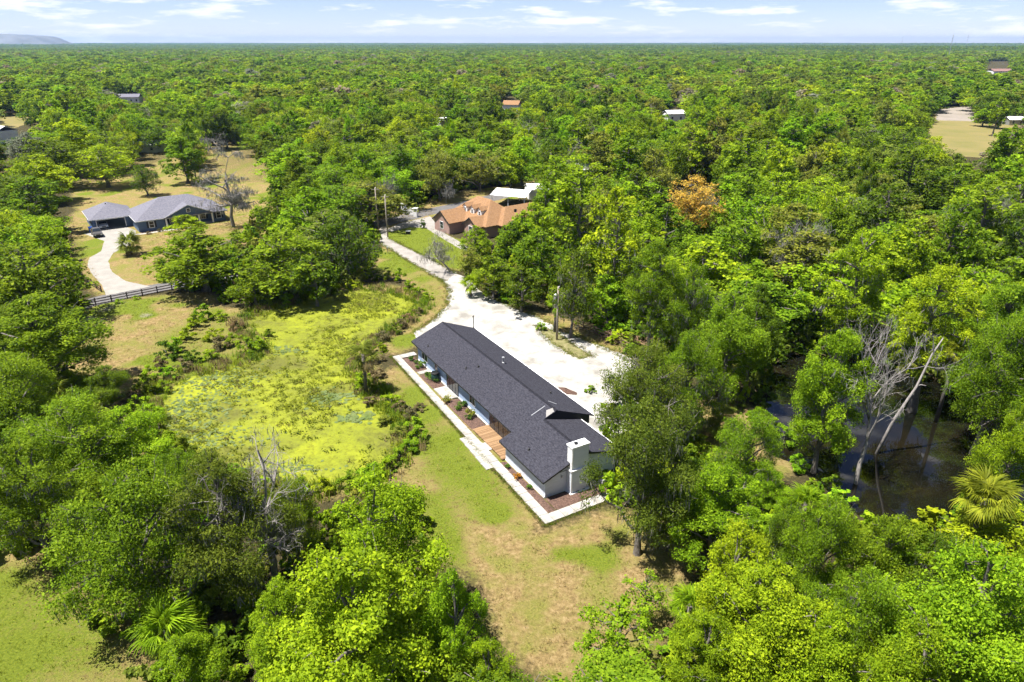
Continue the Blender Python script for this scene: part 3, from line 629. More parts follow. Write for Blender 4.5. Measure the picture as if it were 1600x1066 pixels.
# ---- patio, screened lanai and sheds at the right of the house, mostly under the oak
pt = thing('patio', 'pale concrete patio seen through the oak beside the end wing', 'patio', HO, HR); pt['kind'] = 'structure'
for i in range(4):
    for j in range(4): slab_piece(pt, 28.6 + i * 2.0, 9.0 + j * 2.0, 1.98, 1.98, .08)
cg = thing('screen_enclosure', 'dark screened patio enclosure partly hidden behind the mossy oak', 'enclosure', on_house(29, 11.0), HR)
M['screen'] = mat('dark_screen', (.05, .055, .04), .8); 
for x in (0, 2.2, 4.4, 6.6):
    for y in (0, 4.6): box('post', M['fascia'], cg, x - .05, x + .05, y - .05, y + .05, 0, 2.5)
for y in (0, 4.6): box('beam', M['fascia'], cg, -.05, 6.65, y - .06, y + .06, 2.5, 2.62)
for x in (0, 2.2, 4.4, 6.6): box('beam', M['fascia'], cg, x - .05, x + .05, .06, 4.54, 2.5, 2.6)
for i in range(3): box('screen_panel', M['screen'], cg, .05 + 2.2 * i, 2.15 + 2.2 * i, 4.56, 4.58, .05, 2.5)
for y0 in (.1, 2.35): box('screen_panel', M['screen'], cg, 6.56, 6.58, y0, y0 + 2.15, .05, 2.5)
ac = thing('air_conditioner', 'small white air conditioner unit right of the chimney base', 'air conditioner', on_house(36.3, 5.2), HR)
box('case', M['white'], ac, -.35, .35, -.35, .35, .06, .75); box('fan_grille', M['dark'], ac, -.26, .26, -.26, .26, .75, .78); box('base_pad', M['concrete'], ac, -.45, .45, -.45, .45, -.02, .06)
pp = thing('standpipe', 'thin dark pipe standing on the gravel behind the far roof corner', 'pipe', at(740, 517)); MB().tube([(0, 0, -.2), (0, 0, 2.3)], .07, 8).build('pipe', M['dark'], pp); MB().tube([(-.12, 0, 2.3), (.12, 0, 2.42)], .09, 8).build('cap', M['dark'], pp)
# mulch heap by the right eave
rng = np.random.default_rng(9); mbp = MB(); nr, na = 7, 26
vv = []; 
for i in range(nr):
    for j in range(na):
        f = i / (nr - 1); a = 6.2832 * j / na; rr = f * (1 + .18 * math.sin(3 * a + 1) + rng.normal(0, .05)); vv.append((2.3 * rr * math.cos(a), 1.25 * rr * math.sin(a), .75 * (1 - f) ** .8 + rng.uniform(0, .16) * (1 - f) - .03))
mbp.add(vv, [(i * na + j, (i + 1) * na + j, (i + 1) * na + (j + 1) % na, i * na + (j + 1) % na) for i in range(nr - 1) for j in range(na)])
hp = mbp.build('mulch_heap', M['mulch']); hp.scale = (.62, .62, .62); hp.location = at(884, 612); hp.rotation_euler = (0, 0, R(-30)); tag(hp, 'dark brown heap of mulch on the gravel beyond the roof edge', 'heap')

# ------------------------------------------------------------------ poles, fences, brush
def utility_pole(p, h, label, drum):
    o = thing('utility_pole', label, 'pole', p, 0, 'utility poles'); MB().tube([(0, 0, -.3), (0, 0, h * .5), (0, 0, h)], [.17, .15, .12], 8).build('shaft', M['pole'], o, True)
    if drum:
        MB().lathe([(.24, h - 2.0), (.27, h - 1.95), (.27, h - 1.1), (.2, h - 1.05), (.06, h - .9)], 12, (-.36, -.08)).build('transformer', M['metal'], o, True)
        box('bracket', M['metal'], o, -.2, .12, -.03, .03, h - 1.75, h - 1.6)
    else: box('crossarm', M['pole'], o, -.9, .9, -.06, .06, h - .5, h - .36)
    for z in (h - .25, h - .05): MB().lathe([(.05, z), (.08, z + .05), (.03, z + .14)], 8, (.12, 0)).build('insulator', M['white'], o)
utility_pole(at(870, 531), 8.2, 'wooden pole with grey transformer standing in the grass island of the driveway', True)
utility_pole(at(606, 371), 9.5, 'bare wooden pole on the lawn corner beside the lane', False)
utility_pole(at(591, 357), 9.5, 'bare wooden pole across the street, behind the lane pole', False)
isl = sheet('grass_island', P2((838, 508), (866, 518), (926, 556), (906, 561), (868, 540), (846, 522)), .010, mat('island_grass', (.098, .105, .028), .95, (.210, .182, .091), 1.5, .6, 6), .12, 8); struct(isl, 'small grass island in the white driveway around the pole', 'grass')
def rail_fence(name, pts, label, m, h=1.25, rails=3, gap=2.4):
    a0 = Vector(pts[0]); o = thing(name, label, 'fence', a0)
    posts = []
    for a, b in zip(pts[:-1], pts[1:]):
        a, b = Vector(a), Vector(b); n = max(1, round((b - a).length / gap)); posts += [a.lerp(b, i / n) for i in range(n)]
    posts.append(Vector(pts[-1])); pm = MB().box(-.07, .07, -.07, .07, -.2, h).mesh('post', m); rm = {}
    for i, p in enumerate(posts):
        obj('post', pm, o, p - a0)
        if i + 1 < len(posts):
            d = posts[i + 1] - p; L = round(d.length - .15, 2); key = L
            if key not in rm: rm[key] = MB().box(-L / 2, L / 2, -.02, .02, -.07, .07).mesh('rail', m)
            for k in range(rails): obj('rail', rm[key], o, (p + d / 2) - a0 + Vector((0, 0, h * (k + .62) / (rails - .1) - .12)), math.atan2(d.y, d.x))
rail_fence('rail_fence', [(-75.5, 102.5, 0), (-69.1, 106.2, 0), (-59.8, 113.6, 0), (-50, 119.5, 0), (-38, 125.5, 0)], 'dark three rail fence along the narrow asphalt road', M['fence_dark'])
rail_fence('rail_fence', [(-71.6, 112.5, 0), (-78.5, 119, 0), (-84.2, 126.6, 0)], 'short dark rail fence left of the blue house driveway', M['fence_dark'])
rail_fence('rail_fence', [(-84.6, 127.2, 0), (-92.5, 137.5, 0), (-99, 150, 0)], 'wire and rail fence along the left side of the blue house lawn', M['fence_wood'], rails=2, gap=3)
rail_fence('rail_fence', [tuple(at(893, 507)), tuple(at(950, 530)), tuple(at(992, 552)), tuple(at(1045, 585))], 'bare timber rail fence at the wood edge beside the white driveway', M['fence_wood'], h=1.3, rails=3)
rail_fence('rail_fence', [tuple(at(-20, 682)), tuple(at(22, 658)), tuple(at(40, 645))], 'low timber rail at the left edge among the trees', M['fence_wood'], h=.8, rails=2)
rng = np.random.default_rng(21); segs = []
for i in range(170):
    c = np.array([rng.normal(0, 1.9), rng.normal(0, 1.0), rng.uniform(.05, .9)]); a = rng.uniform(0, 6.28); d = np.array([math.cos(a), math.sin(a), rng.normal(0, .3)]) * rng.uniform(.5, 1.4)
    s, e = c - d, c + d; s[2] = max(s[2], .03); e[2] = max(e[2], .03); segs.append((bend(rng, s, e, 4, .2), np.linspace(.035, .012, 4)))
V, F = tubes_np(segs, 4); M['brush'] = mat('dry_brush', (.238, .140, .077), .95, (.315, .210, .126), 3)
bp_ = obj('brush_pile', mesh_np('brush_pile', V, [F], M['brush']), None, at(972, 533), R(-35)); tag(bp_, 'pile of dry brown brush lying against the timber rail fence', 'brush pile')

# ------------------------------------------------------------------ house building blocks
def hip(name, par, m, x0, x1, y0, y1, ze, pitch, ov=.5, th=.14):
    x0 -= ov; x1 += ov; y0 -= ov; y1 += ov; ze -= ov * pitch * .5; hw = min(x1 - x0, y1 - y0) / 2; zt = ze + hw * pitch
    if x1 - x0 > y1 - y0: a, b = (x0 + hw, (y0 + y1) / 2, zt), (x1 - hw, (y0 + y1) / 2, zt)
    else: a, b = ((x0 + x1) / 2, y0 + hw, zt), ((x0 + x1) / 2, y1 - hw - 1e-3, zt)
    p = [(x0, y0, ze), (x1, y0, ze), (x1, y1, ze), (x0, y1, ze)]; q = [(*v[:2], ze - th) for v in p]
    if x1 - x0 > y1 - y0: f = [(0, 1, 5, 4), (1, 2, 5), (2, 3, 4, 5), (3, 0, 4)]
    else: f = [(0, 1, 4), (1, 2, 5, 4), (2, 3, 5), (3, 0, 4, 5)]
    f += [(9, 8, 7, 6), (0, 6, 7, 1), (1, 7, 8, 2), (2, 8, 9, 3), (3, 9, 6, 0)]
    return MB().add(p + [a, b] + q, f).build(name, m, par), zt
def gable_roof(name, par, m, x0, x1, y0, y1, ze, pitch, axis='y', ov=.4, th=.13):
    """ridge along axis"""
    mb = MB()
    if axis == 'y':
        xm = (x0 + x1) / 2; zr = ze + (xm - x0) * pitch; a = x0 - ov; b = x1 + ov; za = ze - ov * pitch
        mb.slab([(a, y0, za), (xm, y0, zr), (xm, y1, zr), (a, y1, za)][::-1], th); mb.slab([(xm, y0, zr), (b, y0, za), (b, y1, za), (xm, y1, zr)][::-1], th)
    else:
        ym = (y0 + y1) / 2; zr = ze + (ym - y0) * pitch; a = y0 - ov; b = y1 + ov; za = ze - ov * pitch
        mb.slab([(x0, a, za), (x1, a, za), (x1, ym, zr), (x0, ym, zr)], th); mb.slab([(x0, ym, zr), (x1, ym, zr), (x1, b, za), (x0, b, za)], th)
    return mb.build(name, m, par), zr
def window(par, x, z, wd, ht, y=None, face='-y', mg=None, fr=None, shut=None):
    """window on a wall plane; face '-y' at y or '-x' at x=y"""
    def T(a, b, c):   # a along wall, b outward, c up
        return (x + a, y - b, z + c) if face == '-y' else (y - b, x - a, z + c)
    def bx(nm, m, p, a0, a1, b0, b1, c0, c1):
        p0, p1 = T(a0, b0, c0), T(a1, b1, c1); return MB().box(min(p0[0], p1[0]), max(p0[0], p1[0]), min(p0[1], p1[1]), max(p0[1], p1[1]), p0[2], p1[2]).build(nm, m, p)
    w = bx('window', fr or M['white'], par, -wd / 2 - .1, wd / 2 + .1, .0, .06, -.1, ht + .1)
    bx('pane', mg or M['glass'], w, -wd / 2, wd / 2, .06, .075, ht / 2 + .03, ht); bx('pane', mg or M['glass'], w, -wd / 2, wd / 2, .06, .075, 0, ht / 2 - .03)
    if shut:
        for s in (-1, 1): bx('shutter', shut, w, s * (wd / 2 + .35) - .2, s * (wd / 2 + .35) + .2, .0, .05, -.05, ht + .05)
# ------------------------------------------------------------------ blue house
M['blue'] = mat('blue_siding', (.072, .111, .187), .75, (.085, .128, .208), 1.2, .1, 20); M['greyroof'] = mat('grey_shingle', (.108, .108, .137), .9, (.169, .166, .194), 3, .4, 8, spec=.15)
M['garage_in'] = mat('garage_interior', (.07, .08, .10), .9)
bh = thing('blue_house', 'blue house with grey hip roof, porch gable and open garage at the left', 'house', (-85.4, 153.3, 0), math.atan2(.593, .804))
bw = MB().box(0, 19.4, 2.0, 13, 0, 2.6).box(0, 5.6, 0, 1.999, 0, 2.6).box(16.4, 19.4, .8, 1.999, 0, 2.6).build('wall', M['blue'], bh)
gw = MB().box(-8.3, -8.1, 7.8, 19, 0, 2.6).box(-8.1, -.02, 18.8, 19, 0, 2.6).box(-8.1, -7.3, 7.8, 8.0, 0, 2.6).box(-1.5, -.02, 7.8, 8.0, 0, 2.6).box(-7.3, -1.5, 7.8, 8.0, 2.25, 2.6).build('garage_wall', M['blue'], bh)
box('garage_floor', M['concrete'], bh, -8.1, 0, 8.0, 18.8, -.02, .03); box('garage_ceiling', M['garage_in'], bh, -8.1, -.02, 8.0, 18.8, 2.5, 2.58)
MB().box(-7.45, -7.3, 7.72, 7.798, 0, 2.4).box(-1.5, -1.35, 7.72, 7.798, 0, 2.4).box(-7.45, -1.35, 7.71, 7.798, 2.25, 2.42).build('garage_trim', M['white'], gw)
r1, _ = hip('roof', bh, M['greyroof'], 0, 19.4, 0, 13, 2.75, .52); r2, _ = hip('roof', bh, M['greyroof'], -8.3, .6, 7.8, 19, 2.74, .50); r2['label'] = 'garage roof'
r3, zg = gable_roof('roof', bh, M['greyroof'], 5.9, 16.3, -.45, 6.4, 2.77, .44, 'y', .35); r3['label'] = 'porch gable roof'
gb = MB().slab([(5.9, -.18, 2.62), (16.3, -.18, 2.62), (11.1, -.18, zg - .14)], .1, (0, 1, 0)).build('gable_wall', M['blue'], bh); window(gb, 11.1, 3.35, .7, .75, -.181)
box('porch_beam', M['white'], bh, 5.6, 16.5, -.3, -.02, 2.38, 2.6)
MB().slab([(5.45, -.47, zg - 5.55 * .44 - .02), (11.1, -.47, zg - .0), (11.1, -.47, zg - .16), (5.45, -.47, zg - 5.55 * .44 - .18)], .02, (0, 1, 0)).build('rake_board', M['white'], r3)
MB().slab([(16.75, -.47, zg - 5.55 * .44 - .02), (16.75, -.47, zg - 5.55 * .44 - .18), (11.1, -.47, zg - .16), (11.1, -.47, zg)], .02, (0, 1, 0)).build('rake_board', M['white'], r3)
for x in (5.95, 9.0, 13.2, 16.2): MB().box(x - .16, x + .16, -.3, -.02, 0, 2.38).build('column', M['white'], bh)
box('porch_floor', M['concrete'], bh, 5.61, 16.39, -.3, 1.99, -.02, .12)
window(bw, 2.8, .8, .95, 1.35, 0, shut=M['fascia']); window(bw, 7.6, .8, .95, 1.35, 2.0, shut=M['fascia']); window(bw, 14.6, .8, .95, 1.35, 2.0, shut=M['fascia']); window(bw, 17.9, .8, .95, 1.35, .8, shut=M['fascia'])
MB().box(10.6, 11.6, 1.93, 1.998, .12, 2.2).build('door', mat('door_paint', (.30, .12, .08), .6), bh)
box('eave_trim', M['white'], r1, -.53, 5.5, -.53, -.505, 2.46, 2.64); box('eave_trim', M['white'], r1, -.53, -.505, -.5, 7.2, 2.46, 2.64); box('eave_trim', M['white'], r2, -8.83, .4, 7.27, 7.295, 2.46, 2.64); box('eave_trim', M['white'], r2, -8.83, -8.805, 7.3, 19.4, 2.46, 2.64)
MB().lathe([(.12, 4.5), (.12, 5.1), (.2, 5.12), (.05, 5.2)], 8, (-4.2, 12.5)).build('vent_pipe', M['dark'], r2)
pth = sheet('house_path', [tuple((Vector((-85.4, 153.3)) + Vector((.804 * x - .593 * y, .593 * x + .804 * y)))) for x, y in ((-1.2, -2.2), (11.8, -2.0), (11.8, -.35), (10.2, -.35), (10.2, -1.0), (-1.6, -1.2))], .016, M['concrete']); struct(pth, 'concrete path along the front of the blue house', 'path')
fb = sheet('front_bed', [tuple((Vector((-85.4, 153.3)) + Vector((.804 * x - .593 * y, .593 * x + .804 * y)))) for x, y in ((.1, -1.0), (9.9, -.9), (9.9, -.35), (.1, -.05))], .03, M['mulch']); struct(fb, 'red brown mulch bed below the blue house windows', 'flower bed')
# ------------------------------------------------------------------ vehicles
def car(label, name, p, rz, col, kind='suv', group=None):
    o = thing(name, label, 'car', p, rz, group); pm = mat('car_paint', col, .3, spec=.6)
    L = 4.8; W = .92
    if kind == 'suv': prof = [(-2.4, .45), (-2.4, 1.0), (-2.3, 1.12), (-2.1, 1.72), (-1.9, 1.78), (.35, 1.74), (1.05, 1.12), (2.15, 1.0), (2.38, .8), (2.4, .45)]
    elif kind == 'truck': prof = [(-2.7, .5), (-2.7, 1.1), (-.9, 1.1), (-.75, 1.72), (-.6, 1.8), (.55, 1.77), (1.2, 1.15), (2.45, 1.02), (2.6, .8), (2.6, .5)]
    else: prof = [(-2.3, .4), (-2.3, .9), (-2.15, 1.0), (-1.6, 1.05), (-1.0, 1.42), (.3, 1.42), (1.0, 1.0), (2.0, .88), (2.25, .7), (2.3, .4)]
    n = len(prof); v = []
    for s, k in ((-1, 0), (1, 1)):
        v += [(x, s * (W - max(0, z - 1.05) * .28), z) for x, z in prof]
    f = [tuple(range(n))[::1], tuple(range(2 * n - 1, n - 1, -1))] + [(i, i + n, (i + 1) % n + n, (i + 1) % n) for i in range(n)]
    body = MB().add(v, f).build('body', pm, o)
    top = [q for q in prof if q[1] > 1.35]; zt = max(z for x, z in top) - .1; zb_ = (1.16 if kind != 'sedan' else 1.04); x0 = min(x for x, z in top) + .1; x1 = max(x for x, z in top)
    for s in (-1, 1):
        y0 = W - (zb_ - 1.05) * .28 + .012; y1 = W - (zt - 1.05) * .28 + .012
        MB().slab([(x0 - .1, s * y0, zb_), (x1 + .45, s * y0, zb_), (x1 - .02, s * y1, zt), (x0 + .05, s * y1, zt)], .01, (0, -s, 0)).build('side_window', M['glass'], o)
    i = max(range(n), key=lambda k: (prof[k][1] > 1.3) * (prof[k][0] + 10)); (xa, za), (xb, zb2) = prof[i], prof[i + 1]
    def lerp(t): return (xa + (xb - xa) * t + .02, za + (zb2 - za) * t + .02)
    (xc, zc_), (xd, zd) = lerp(.08), lerp(.92); wc = W - max(0, zc_ - 1.05) * .28 - .08; wd_ = W - .1
    MB().slab([(xc, -wc, zc_), (xd, -wd_, zd), (xd, wd_, zd), (xc, wc, zc_)], .01).build('windscreen', M['glass'], o)
    j = next(k for k in range(n) if prof[k][1] > 1.35); (xa, za), (xb, zb2) = prof[j], prof[j - 1]; 
    MB().slab([(xa - .02, -.7, za - .04), (xa - .02, .7, za - .04), (xb - .03, .78, zb2 + .08), (xb - .03, -.78, zb2 + .08)], .01).build('rear_window', M['glass'], o)
    for sx in (-1.45, 1.45):
        for s in (-1, 1):
            ty = MB().tube([(sx, s * (W - .22), .34), (sx, s * (W + .02), .34)], .34, 16).build('wheel', M['dark'], o); MB().tube([(sx, s * (W + .0), .34), (sx, s * (W + .035), .34)], .2, 12).build('rim', M['metal'], ty)
    xm = prof[-1][0]
    for s in (-1, 1): MB().box(xm - .12, xm + .015, s * .62 - .16, s * .62 + .16, .66, .8).build('headlight', M['white'], o)
    MB().box(xm - .05, xm + .02, -.42, .42, .5, .68).build('grille', M['dark'], o)
    return o
fang = math.atan2(.593, .804)
def on_blue(x, y): return (-85.4 + .804 * x - .593 * y, 153.3 + .593 * x + .804 * y, .016)
car('dark grey pickup truck parked on the driveway beside the blue house garage', 'pickup_truck', (-93.6, 150.6, .02), math.atan2(-.8, .6), (.07, .065, .06), 'truck')
car('white car parked inside the open garage of the blue house', 'parked_car', on_blue(-6.0, 10.6), fang - math.pi / 2, (.72, .73, .74), 'sedan')
bn = thing('recycling_bin', 'bright blue bin standing at the garage corner of the blue house', 'bin', (-96.7, 153.6, .016), fang)
MB().add([(-.28, -.3, 0), (.28, -.3, 0), (.28, .3, 0), (-.28, .3, 0), (-.38, -.42, 1.15), (.38, -.42, 1.15), (.38, .42, 1.15), (-.38, .42, 1.15)], [(3, 2, 1, 0), (4, 5, 6, 7), (0, 1, 5, 4), (1, 2, 6, 5), (2, 3, 7, 6), (3, 0, 4, 7)]).build('body', M['bluebin'], bn); box('lid', M['bluebin'], bn, -.42, .42, -.46, .46, 1.15, 1.23)
mbx = thing('mailbox', 'mailbox on a white post at the blue house driveway edge', 'mailbox', (-83.6, 127.4, 0)); box('post', M['white'], mbx, -.08, .08, -.08, .08, -.1, 1.1); box('box', M['dark'], mbx, -.16, .16, -.3, .3, 1.1, 1.4)
# ------------------------------------------------------------------ brick house with orange-brown roof
M['tan_roof'] = mat('orange_brown_shingle', (.20, .110, .055), .9, (.27, .16, .085), 2.5, .4, 8, spec=.12); M['brick'] = mat('pinkish_brick', (.257, .156, .133), .85, (.351, .242, .211), 5, .3, 18, stretch=(1, 1, 3))
kh = thing('brick_house', 'brick house with steep orange-brown roof and three white dormers', 'house', (-18, 156.3, 0), math.atan2(-.78, .62))
kw = MB().box(-1.5, 14, 4.6, 15, 0, 2.8).box(9, 15.5, 15.01, 24, 0, 2.8).build('wall', M['brick'], kh)
hr_, zt1 = hip('roof', kh, M['tan_roof'], -1.5, 14, 4.6, 15, 2.9, .78); hr2, _ = hip('roof', kh, M['tan_roof'], 8.0, 15.5, 8, 24, 2.88, .72); hr2['label'] = 'rear wing roof'
for x0, x1, y0, y1 in ((0, 6.2, 0, 9), (8.4, 13.2, 2.6, 9)):
    g1, zz = gable_roof('roof', kh, M['tan_roof'], x0, x1, y0 - .35, y1, 2.86, .68, 'y', .35)
    pw = MB().add([(x0 + .05, y0, 0), (x1 - .05, y0, 0), (x1 - .05, y0, 2.75), ((x0 + x1) / 2, y0, zz - .12), (x0 + .05, y0, 2.75), (x0 + .05, y1 - 4, 0), (x1 - .05, y1 - 4, 0), (x1 - .05, y1 - 4, 2.75), ((x0 + x1) / 2, y1 - 4, zz - .12), (x0 + .05, y1 - 4, 2.75)],
             [(0, 1, 2, 3, 4), (9, 8, 7, 6, 5), (1, 6, 7, 2), (5, 0, 4, 9)]).build('wall', M['brick'], kh)
    window(pw, (x0 + x1) / 2, .9, 1.2, 1.5, y0 - .002)
    for s, (xa, xb) in enumerate(((x0 - .42, (x0 + x1) / 2), (x1 + .42, (x0 + x1) / 2))):
        za = zz - ((x1 - x0) / 2 + .42) * .68
        MB().slab([(xa, y0 - .37, za + .02), (xb, y0 - .37, zz + .02), (xb, y0 - .37, zz - .3), (xa, y0 - .37, za - .3)], .02, (0, 1, 0)).build('rake_board', M['fascia'], g1)
window(kw, 7.2, .8, 1.0, 1.6, 4.598); window(kw, -.7, .8, .8, 1.5, 4.598)
zs = 2.9 + .78 * 1.9
for x in (4.0, 6.8, 9.6):
    dmr = MB().box(x - .75, x + .75, 6.0, 8.6, zs - .9, zs + 1.1).build('dormer', M['white'], kh); gable_roof('dormer_roof', dmr, M['tan_roof'], x - .75, x + .75, 5.75, 9.2, zs + 1.11, .8, 'y', .2, .08)
    MB().slab([(x - .75, 5.995, zs + 1.11), (x + .75, 5.995, zs + 1.11), (x, 5.995, zs + 1.69)], .02, (0, 1, 0)).build('dormer_gable', M['white'], dmr); window(dmr, x, zs - .15, .6, .8, 5.998, fr=M['white'])
MB().box(14.5, 14.9, 12, 12.5, 5, 5.6).build('roof_vent', M['dark'], hr2)
cp = thing('carport', 'white metal carport behind the brick house with a boat beside it', 'carport', at(803, 318, 0), R(-22)); M['whitemetal'] = mat('white_metal_sheet', (.80, .80, .80), .5, (.70, .71, .72), .6)
gable_roof('roof', cp, M['whitemetal'], -5, 5, -4.5, 4.5, 2.9, .22, 'x', .2, .06)
for x in (-4.6, 0, 4.6):
    for y in (-4.2, 4.2): box('post', M['whitemetal'], cp, x - .06, x + .06, y - .06, y + .06, 0, 2.85)
shd = thing('metal_shed', 'white gabled metal shed behind the carport', 'shed', at(842, 308), R(10)); box('wall', M['whitemetal'], shd, -3.5, 3.5, -3, 3, 0, 2.8); gable_roof('roof', shd, M['whitemetal'], -3.7, 3.7, -3, 3, 2.82, .35, 'x', .3, .06); box('door', M['metal'], shd, -1.2, 1.2, -3.04, -3.0, 0, 2.3)
boat = thing('motor_boat', 'white motor boat on a trailer beside the white carport', 'boat', at(809, 336), R(-36))
V = []; st_ = [(-3.0, .95, .55, 1.15), (-1.5, 1.05, .5, 1.2), (.5, 1.08, .5, 1.28), (2.0, .8, .62, 1.4), (3.0, .38, .85, 1.52), (3.5, .03, 1.3, 1.6)]
for x, w_, zb_, zt_ in st_: V += [(x, -w_, zt_), (x, -w_ * .85, zb_ + .25), (x, 0, zb_), (x, w_ * .85, zb_ + .25), (x, w_, zt_)]
Fc = [(i * 5 + j, i * 5 + j + 1, i * 5 + 5 + j + 1, i * 5 + 5 + j) for i in range(5) for j in range(4)] + [(0, 1, 2, 3, 4)] + [(i * 5, i * 5 + 5, i * 5 + 9, i * 5 + 4) for i in range(2, 5)]
MB().add(V, Fc).build('hull', M['white'], boat); box('cockpit_floor', M['white'], boat, -2.9, .5, -.85, .85, .85, .9); box('console', M['white'], boat, -.7, .1, -.4, .4, .9, 1.75); MB().slab([(.1, -.42, 1.75), (-.15, -.4, 2.15), (-.15, .4, 2.15), (.1, .42, 1.75)], .02).build('windscreen', M['glass'], boat)
box('seat', M['white'], boat, -1.9, -1.3, -.6, .6, .9, 1.35); box('outboard_motor', M['dark'], boat, -3.5, -3.02, -.22, .22, .6, 1.75); box('trailer', M['metal'], boat, -3.2, 4.2, -.5, .5, .38, .48)
for s in (-1, 1): MB().tube([(-.9, s * .75, .33), (-.9, s * .95, .33)], .33, 12).build('wheel', M['dark'], boat)
for k, (px, py, lb) in enumerate(((631, 334, 'white gate wing with a taller pillar beyond the street, left of the pair'), (650, 339, 'white gate pillar beside the street, right of the pair'))):
    o = thing('gate_pillar', lb, 'gate', at(px, py), R(-20), 'white gate pillars at the street'); box('pillar', M['white'], o, -.45, .45, -.45, .45, 0, 2.5 - .4 * k); box('cap', M['white'], o, -.55, .55, -.55, .55, 2.5 - .4 * k, 2.65 - .4 * k)
    if k == 0: box('wing_wall', M['white'], o, .46, 3.0, -.2, .2, 0, 1.6)
bx_ = thing('mailbox', 'dark mailbox on a post beside the gravel lane', 'mailbox', at(606, 396)); box('post', M['pole'], bx_, -.05, .05, -.05, .05, -.1, 1.1); box('box', M['metal'], bx_, -.13, .13, -.28, .28, 1.1, 1.38)
ut = thing('utility_box', 'small dark utility box on the brick house lawn', 'box', at(638, 366)); box('case', M['dark'], ut, -.5, .5, -.4, .4, 0, .7); box('lid', M['metal'], ut, -.54, .54, -.44, .44, .7, .76)
# ------------------------------------------------------------------ far buildings
def far_house(px, py, w, d, h, rz, roofm, wallm, label, pitch=.45, zoff=0):
    o = thing('far_house', label, 'house', at(px, py), rz); wl = box('wall', wallm, o, -w / 2, w / 2, -d / 2, d / 2, 0, h); gable_roof('roof', o, roofm, -w / 2 - .4, w / 2 + .4, -d / 2, d / 2, h + .02, pitch, 'x', .5)
    k = max(2, int(w / 3.5)); fl = max(1, int(h / 2.9))
    for i in range(k):
        for f_ in range(fl): window(wl, -w / 2 + (i + .5) * w / k, .9 + f_ * 2.8, 1.0, 1.3, -d / 2 - .001)
    return o
M['redroof'] = mat('brown_red_roof', (.16, .09, .08), .8, (.22, .13, .11), 1); M['bluesolar'] = mat('solar_panel', (.02, .035, .09), .15, spec=.7)
far_house(1560, 121, 26, 14, 7.5, R(4), M['redroof'], M['white'], 'white two storey building with dark red roof near the right horizon', .35)
far_house(800, 174, 10, 8, 4.5, R(-15), M['tan_roof'], M['white'], 'orange roofed house just visible in the wood beyond the brick house', .5)
far_house(1052, 188, 10, 8, 4, R(12), M['whitemetal'], M['white'], 'white metal roofed building among trees right of centre', .35)
far_house(693, 204, 6, 6, 5, R(30), M['whitemetal'], M['white'], 'tiny pale shed glimpsed in the wood left of centre', .4)
far_house(913, 296, 5, 5, 6.5, R(20), M['whitemetal'], M['white'], 'white gabled building behind the tall cypresses by the carport', .5)
far_house(-6, 222, 16, 10, 5, R(-20), M['whitemetal'], M['white'], 'white roofed house with solar panels at the left edge', .4)
far_house(232, 236, 12, 7, 3, R(-8), M['whitemetal'], M['white'], 'low white house behind the oaks beyond the blue house', .4)
far_house(1582, 195, 8, 6, 3, R(0), M['whitemetal'], M['metal'], 'small white roofed shelter at the right edge of the far field', .4)
far_house(205, 160, 14, 9, 4, R(10), M['greyroof'], M['white'], 'grey roofed house in the far left trees', .4)
rngf = np.random.default_rng(77)
for i, (px, lab) in enumerate(((1050, 'long white warehouse on the horizon right of centre'), (1130, 'pale long building on the horizon farther right'), (760, 'white building speck on the horizon at centre'), (1265, 'white warehouse on the horizon left of the tall mast'))):
    w_ = (120, 90, 60, 100)[i]; o = thing('warehouse', lab, 'building', at(px, 71), 0, 'white buildings on the horizon'); box('wall', M['white'], o, -w_, w_, -30, 30, 0, 26); box('roof', M['metal'], o, -w_ - 2, w_ + 2, -32, 32, 26, 28); box('door', M['glass'], o, -9, 9, -30.4, -30.02, 0, 14)
def mast(px, py, h, wd, label):
    o = thing('radio_mast', label, 'mast', at(px, py), .3, 'radio masts on the horizon'); k = 3; lg = [(wd * math.cos(i * 2.094), wd * math.sin(i * 2.094)) for i in range(3)]
    for a in lg: MB().tube([(*a, 0), (a[0] * .5, a[1] * .5, h)], wd * .14, 5).build('leg', M['metal'], o)
    nb = int(h / (wd * 2.2)); br_ = MB()
    for i in range(nb):
        f0, f1 = i / nb, (i + 1) / nb
        for j in range(3):
            a, b = lg[j], lg[(j + 1) % 3]; br_.tube([(a[0] * (1 - .5 * f0), a[1] * (1 - .5 * f0), h * f0), (b[0] * (1 - .5 * f1), b[1] * (1 - .5 * f1), h * f1)], wd * .08, 4, False)
    br_.build('lattice', M['metal'], o); MB().tube([(0, 0, h * .96), (0, 0, h * 1.08)], wd * .1, 5).build('antenna', M['metal'], o)
mast(1480, 97, 54, 1.1, 'tall lattice mast rising above the right forest'); mast(1508, 78, 80, 1.6, 'thin distant mast just right of the tall lattice mast'); mast(1407, 77, 70, 1.4, 'thin distant mast left of the tall lattice mast')
def mound(name, px, D, L, H_, seed, m, label):
    rng = np.random.default_rng(seed); nu, nv = 60, 14; cx = (px - 800) / FPX * D / cP; vv = []
    for j in range(nv):
        for i in range(nu):
            u = i / (nu - 1) * 2 - 1; v = j / (nv - 1) * 2 - 1; e = np.clip((1 - abs(u)) * 2.2, 0, 1) * np.clip((1 - abs(v)) * 2.5, 0, 1); e = e * e * (3 - 2 * e)
            vv.append((cx + u * L / 2, D + v * L * .3, H_ * e * (1 + .06 * math.sin(u * 9) + rng.normal(0, .015)) - 2))
    MBm = MB().add(vv, [(j * nu + i, j * nu + i + 1, (j + 1) * nu + i + 1, (j + 1) * nu + i) for j in range(nv - 1) for i in range(nu - 1)])
    return struct(MBm.build(name, m, None, True), label, 'hill')
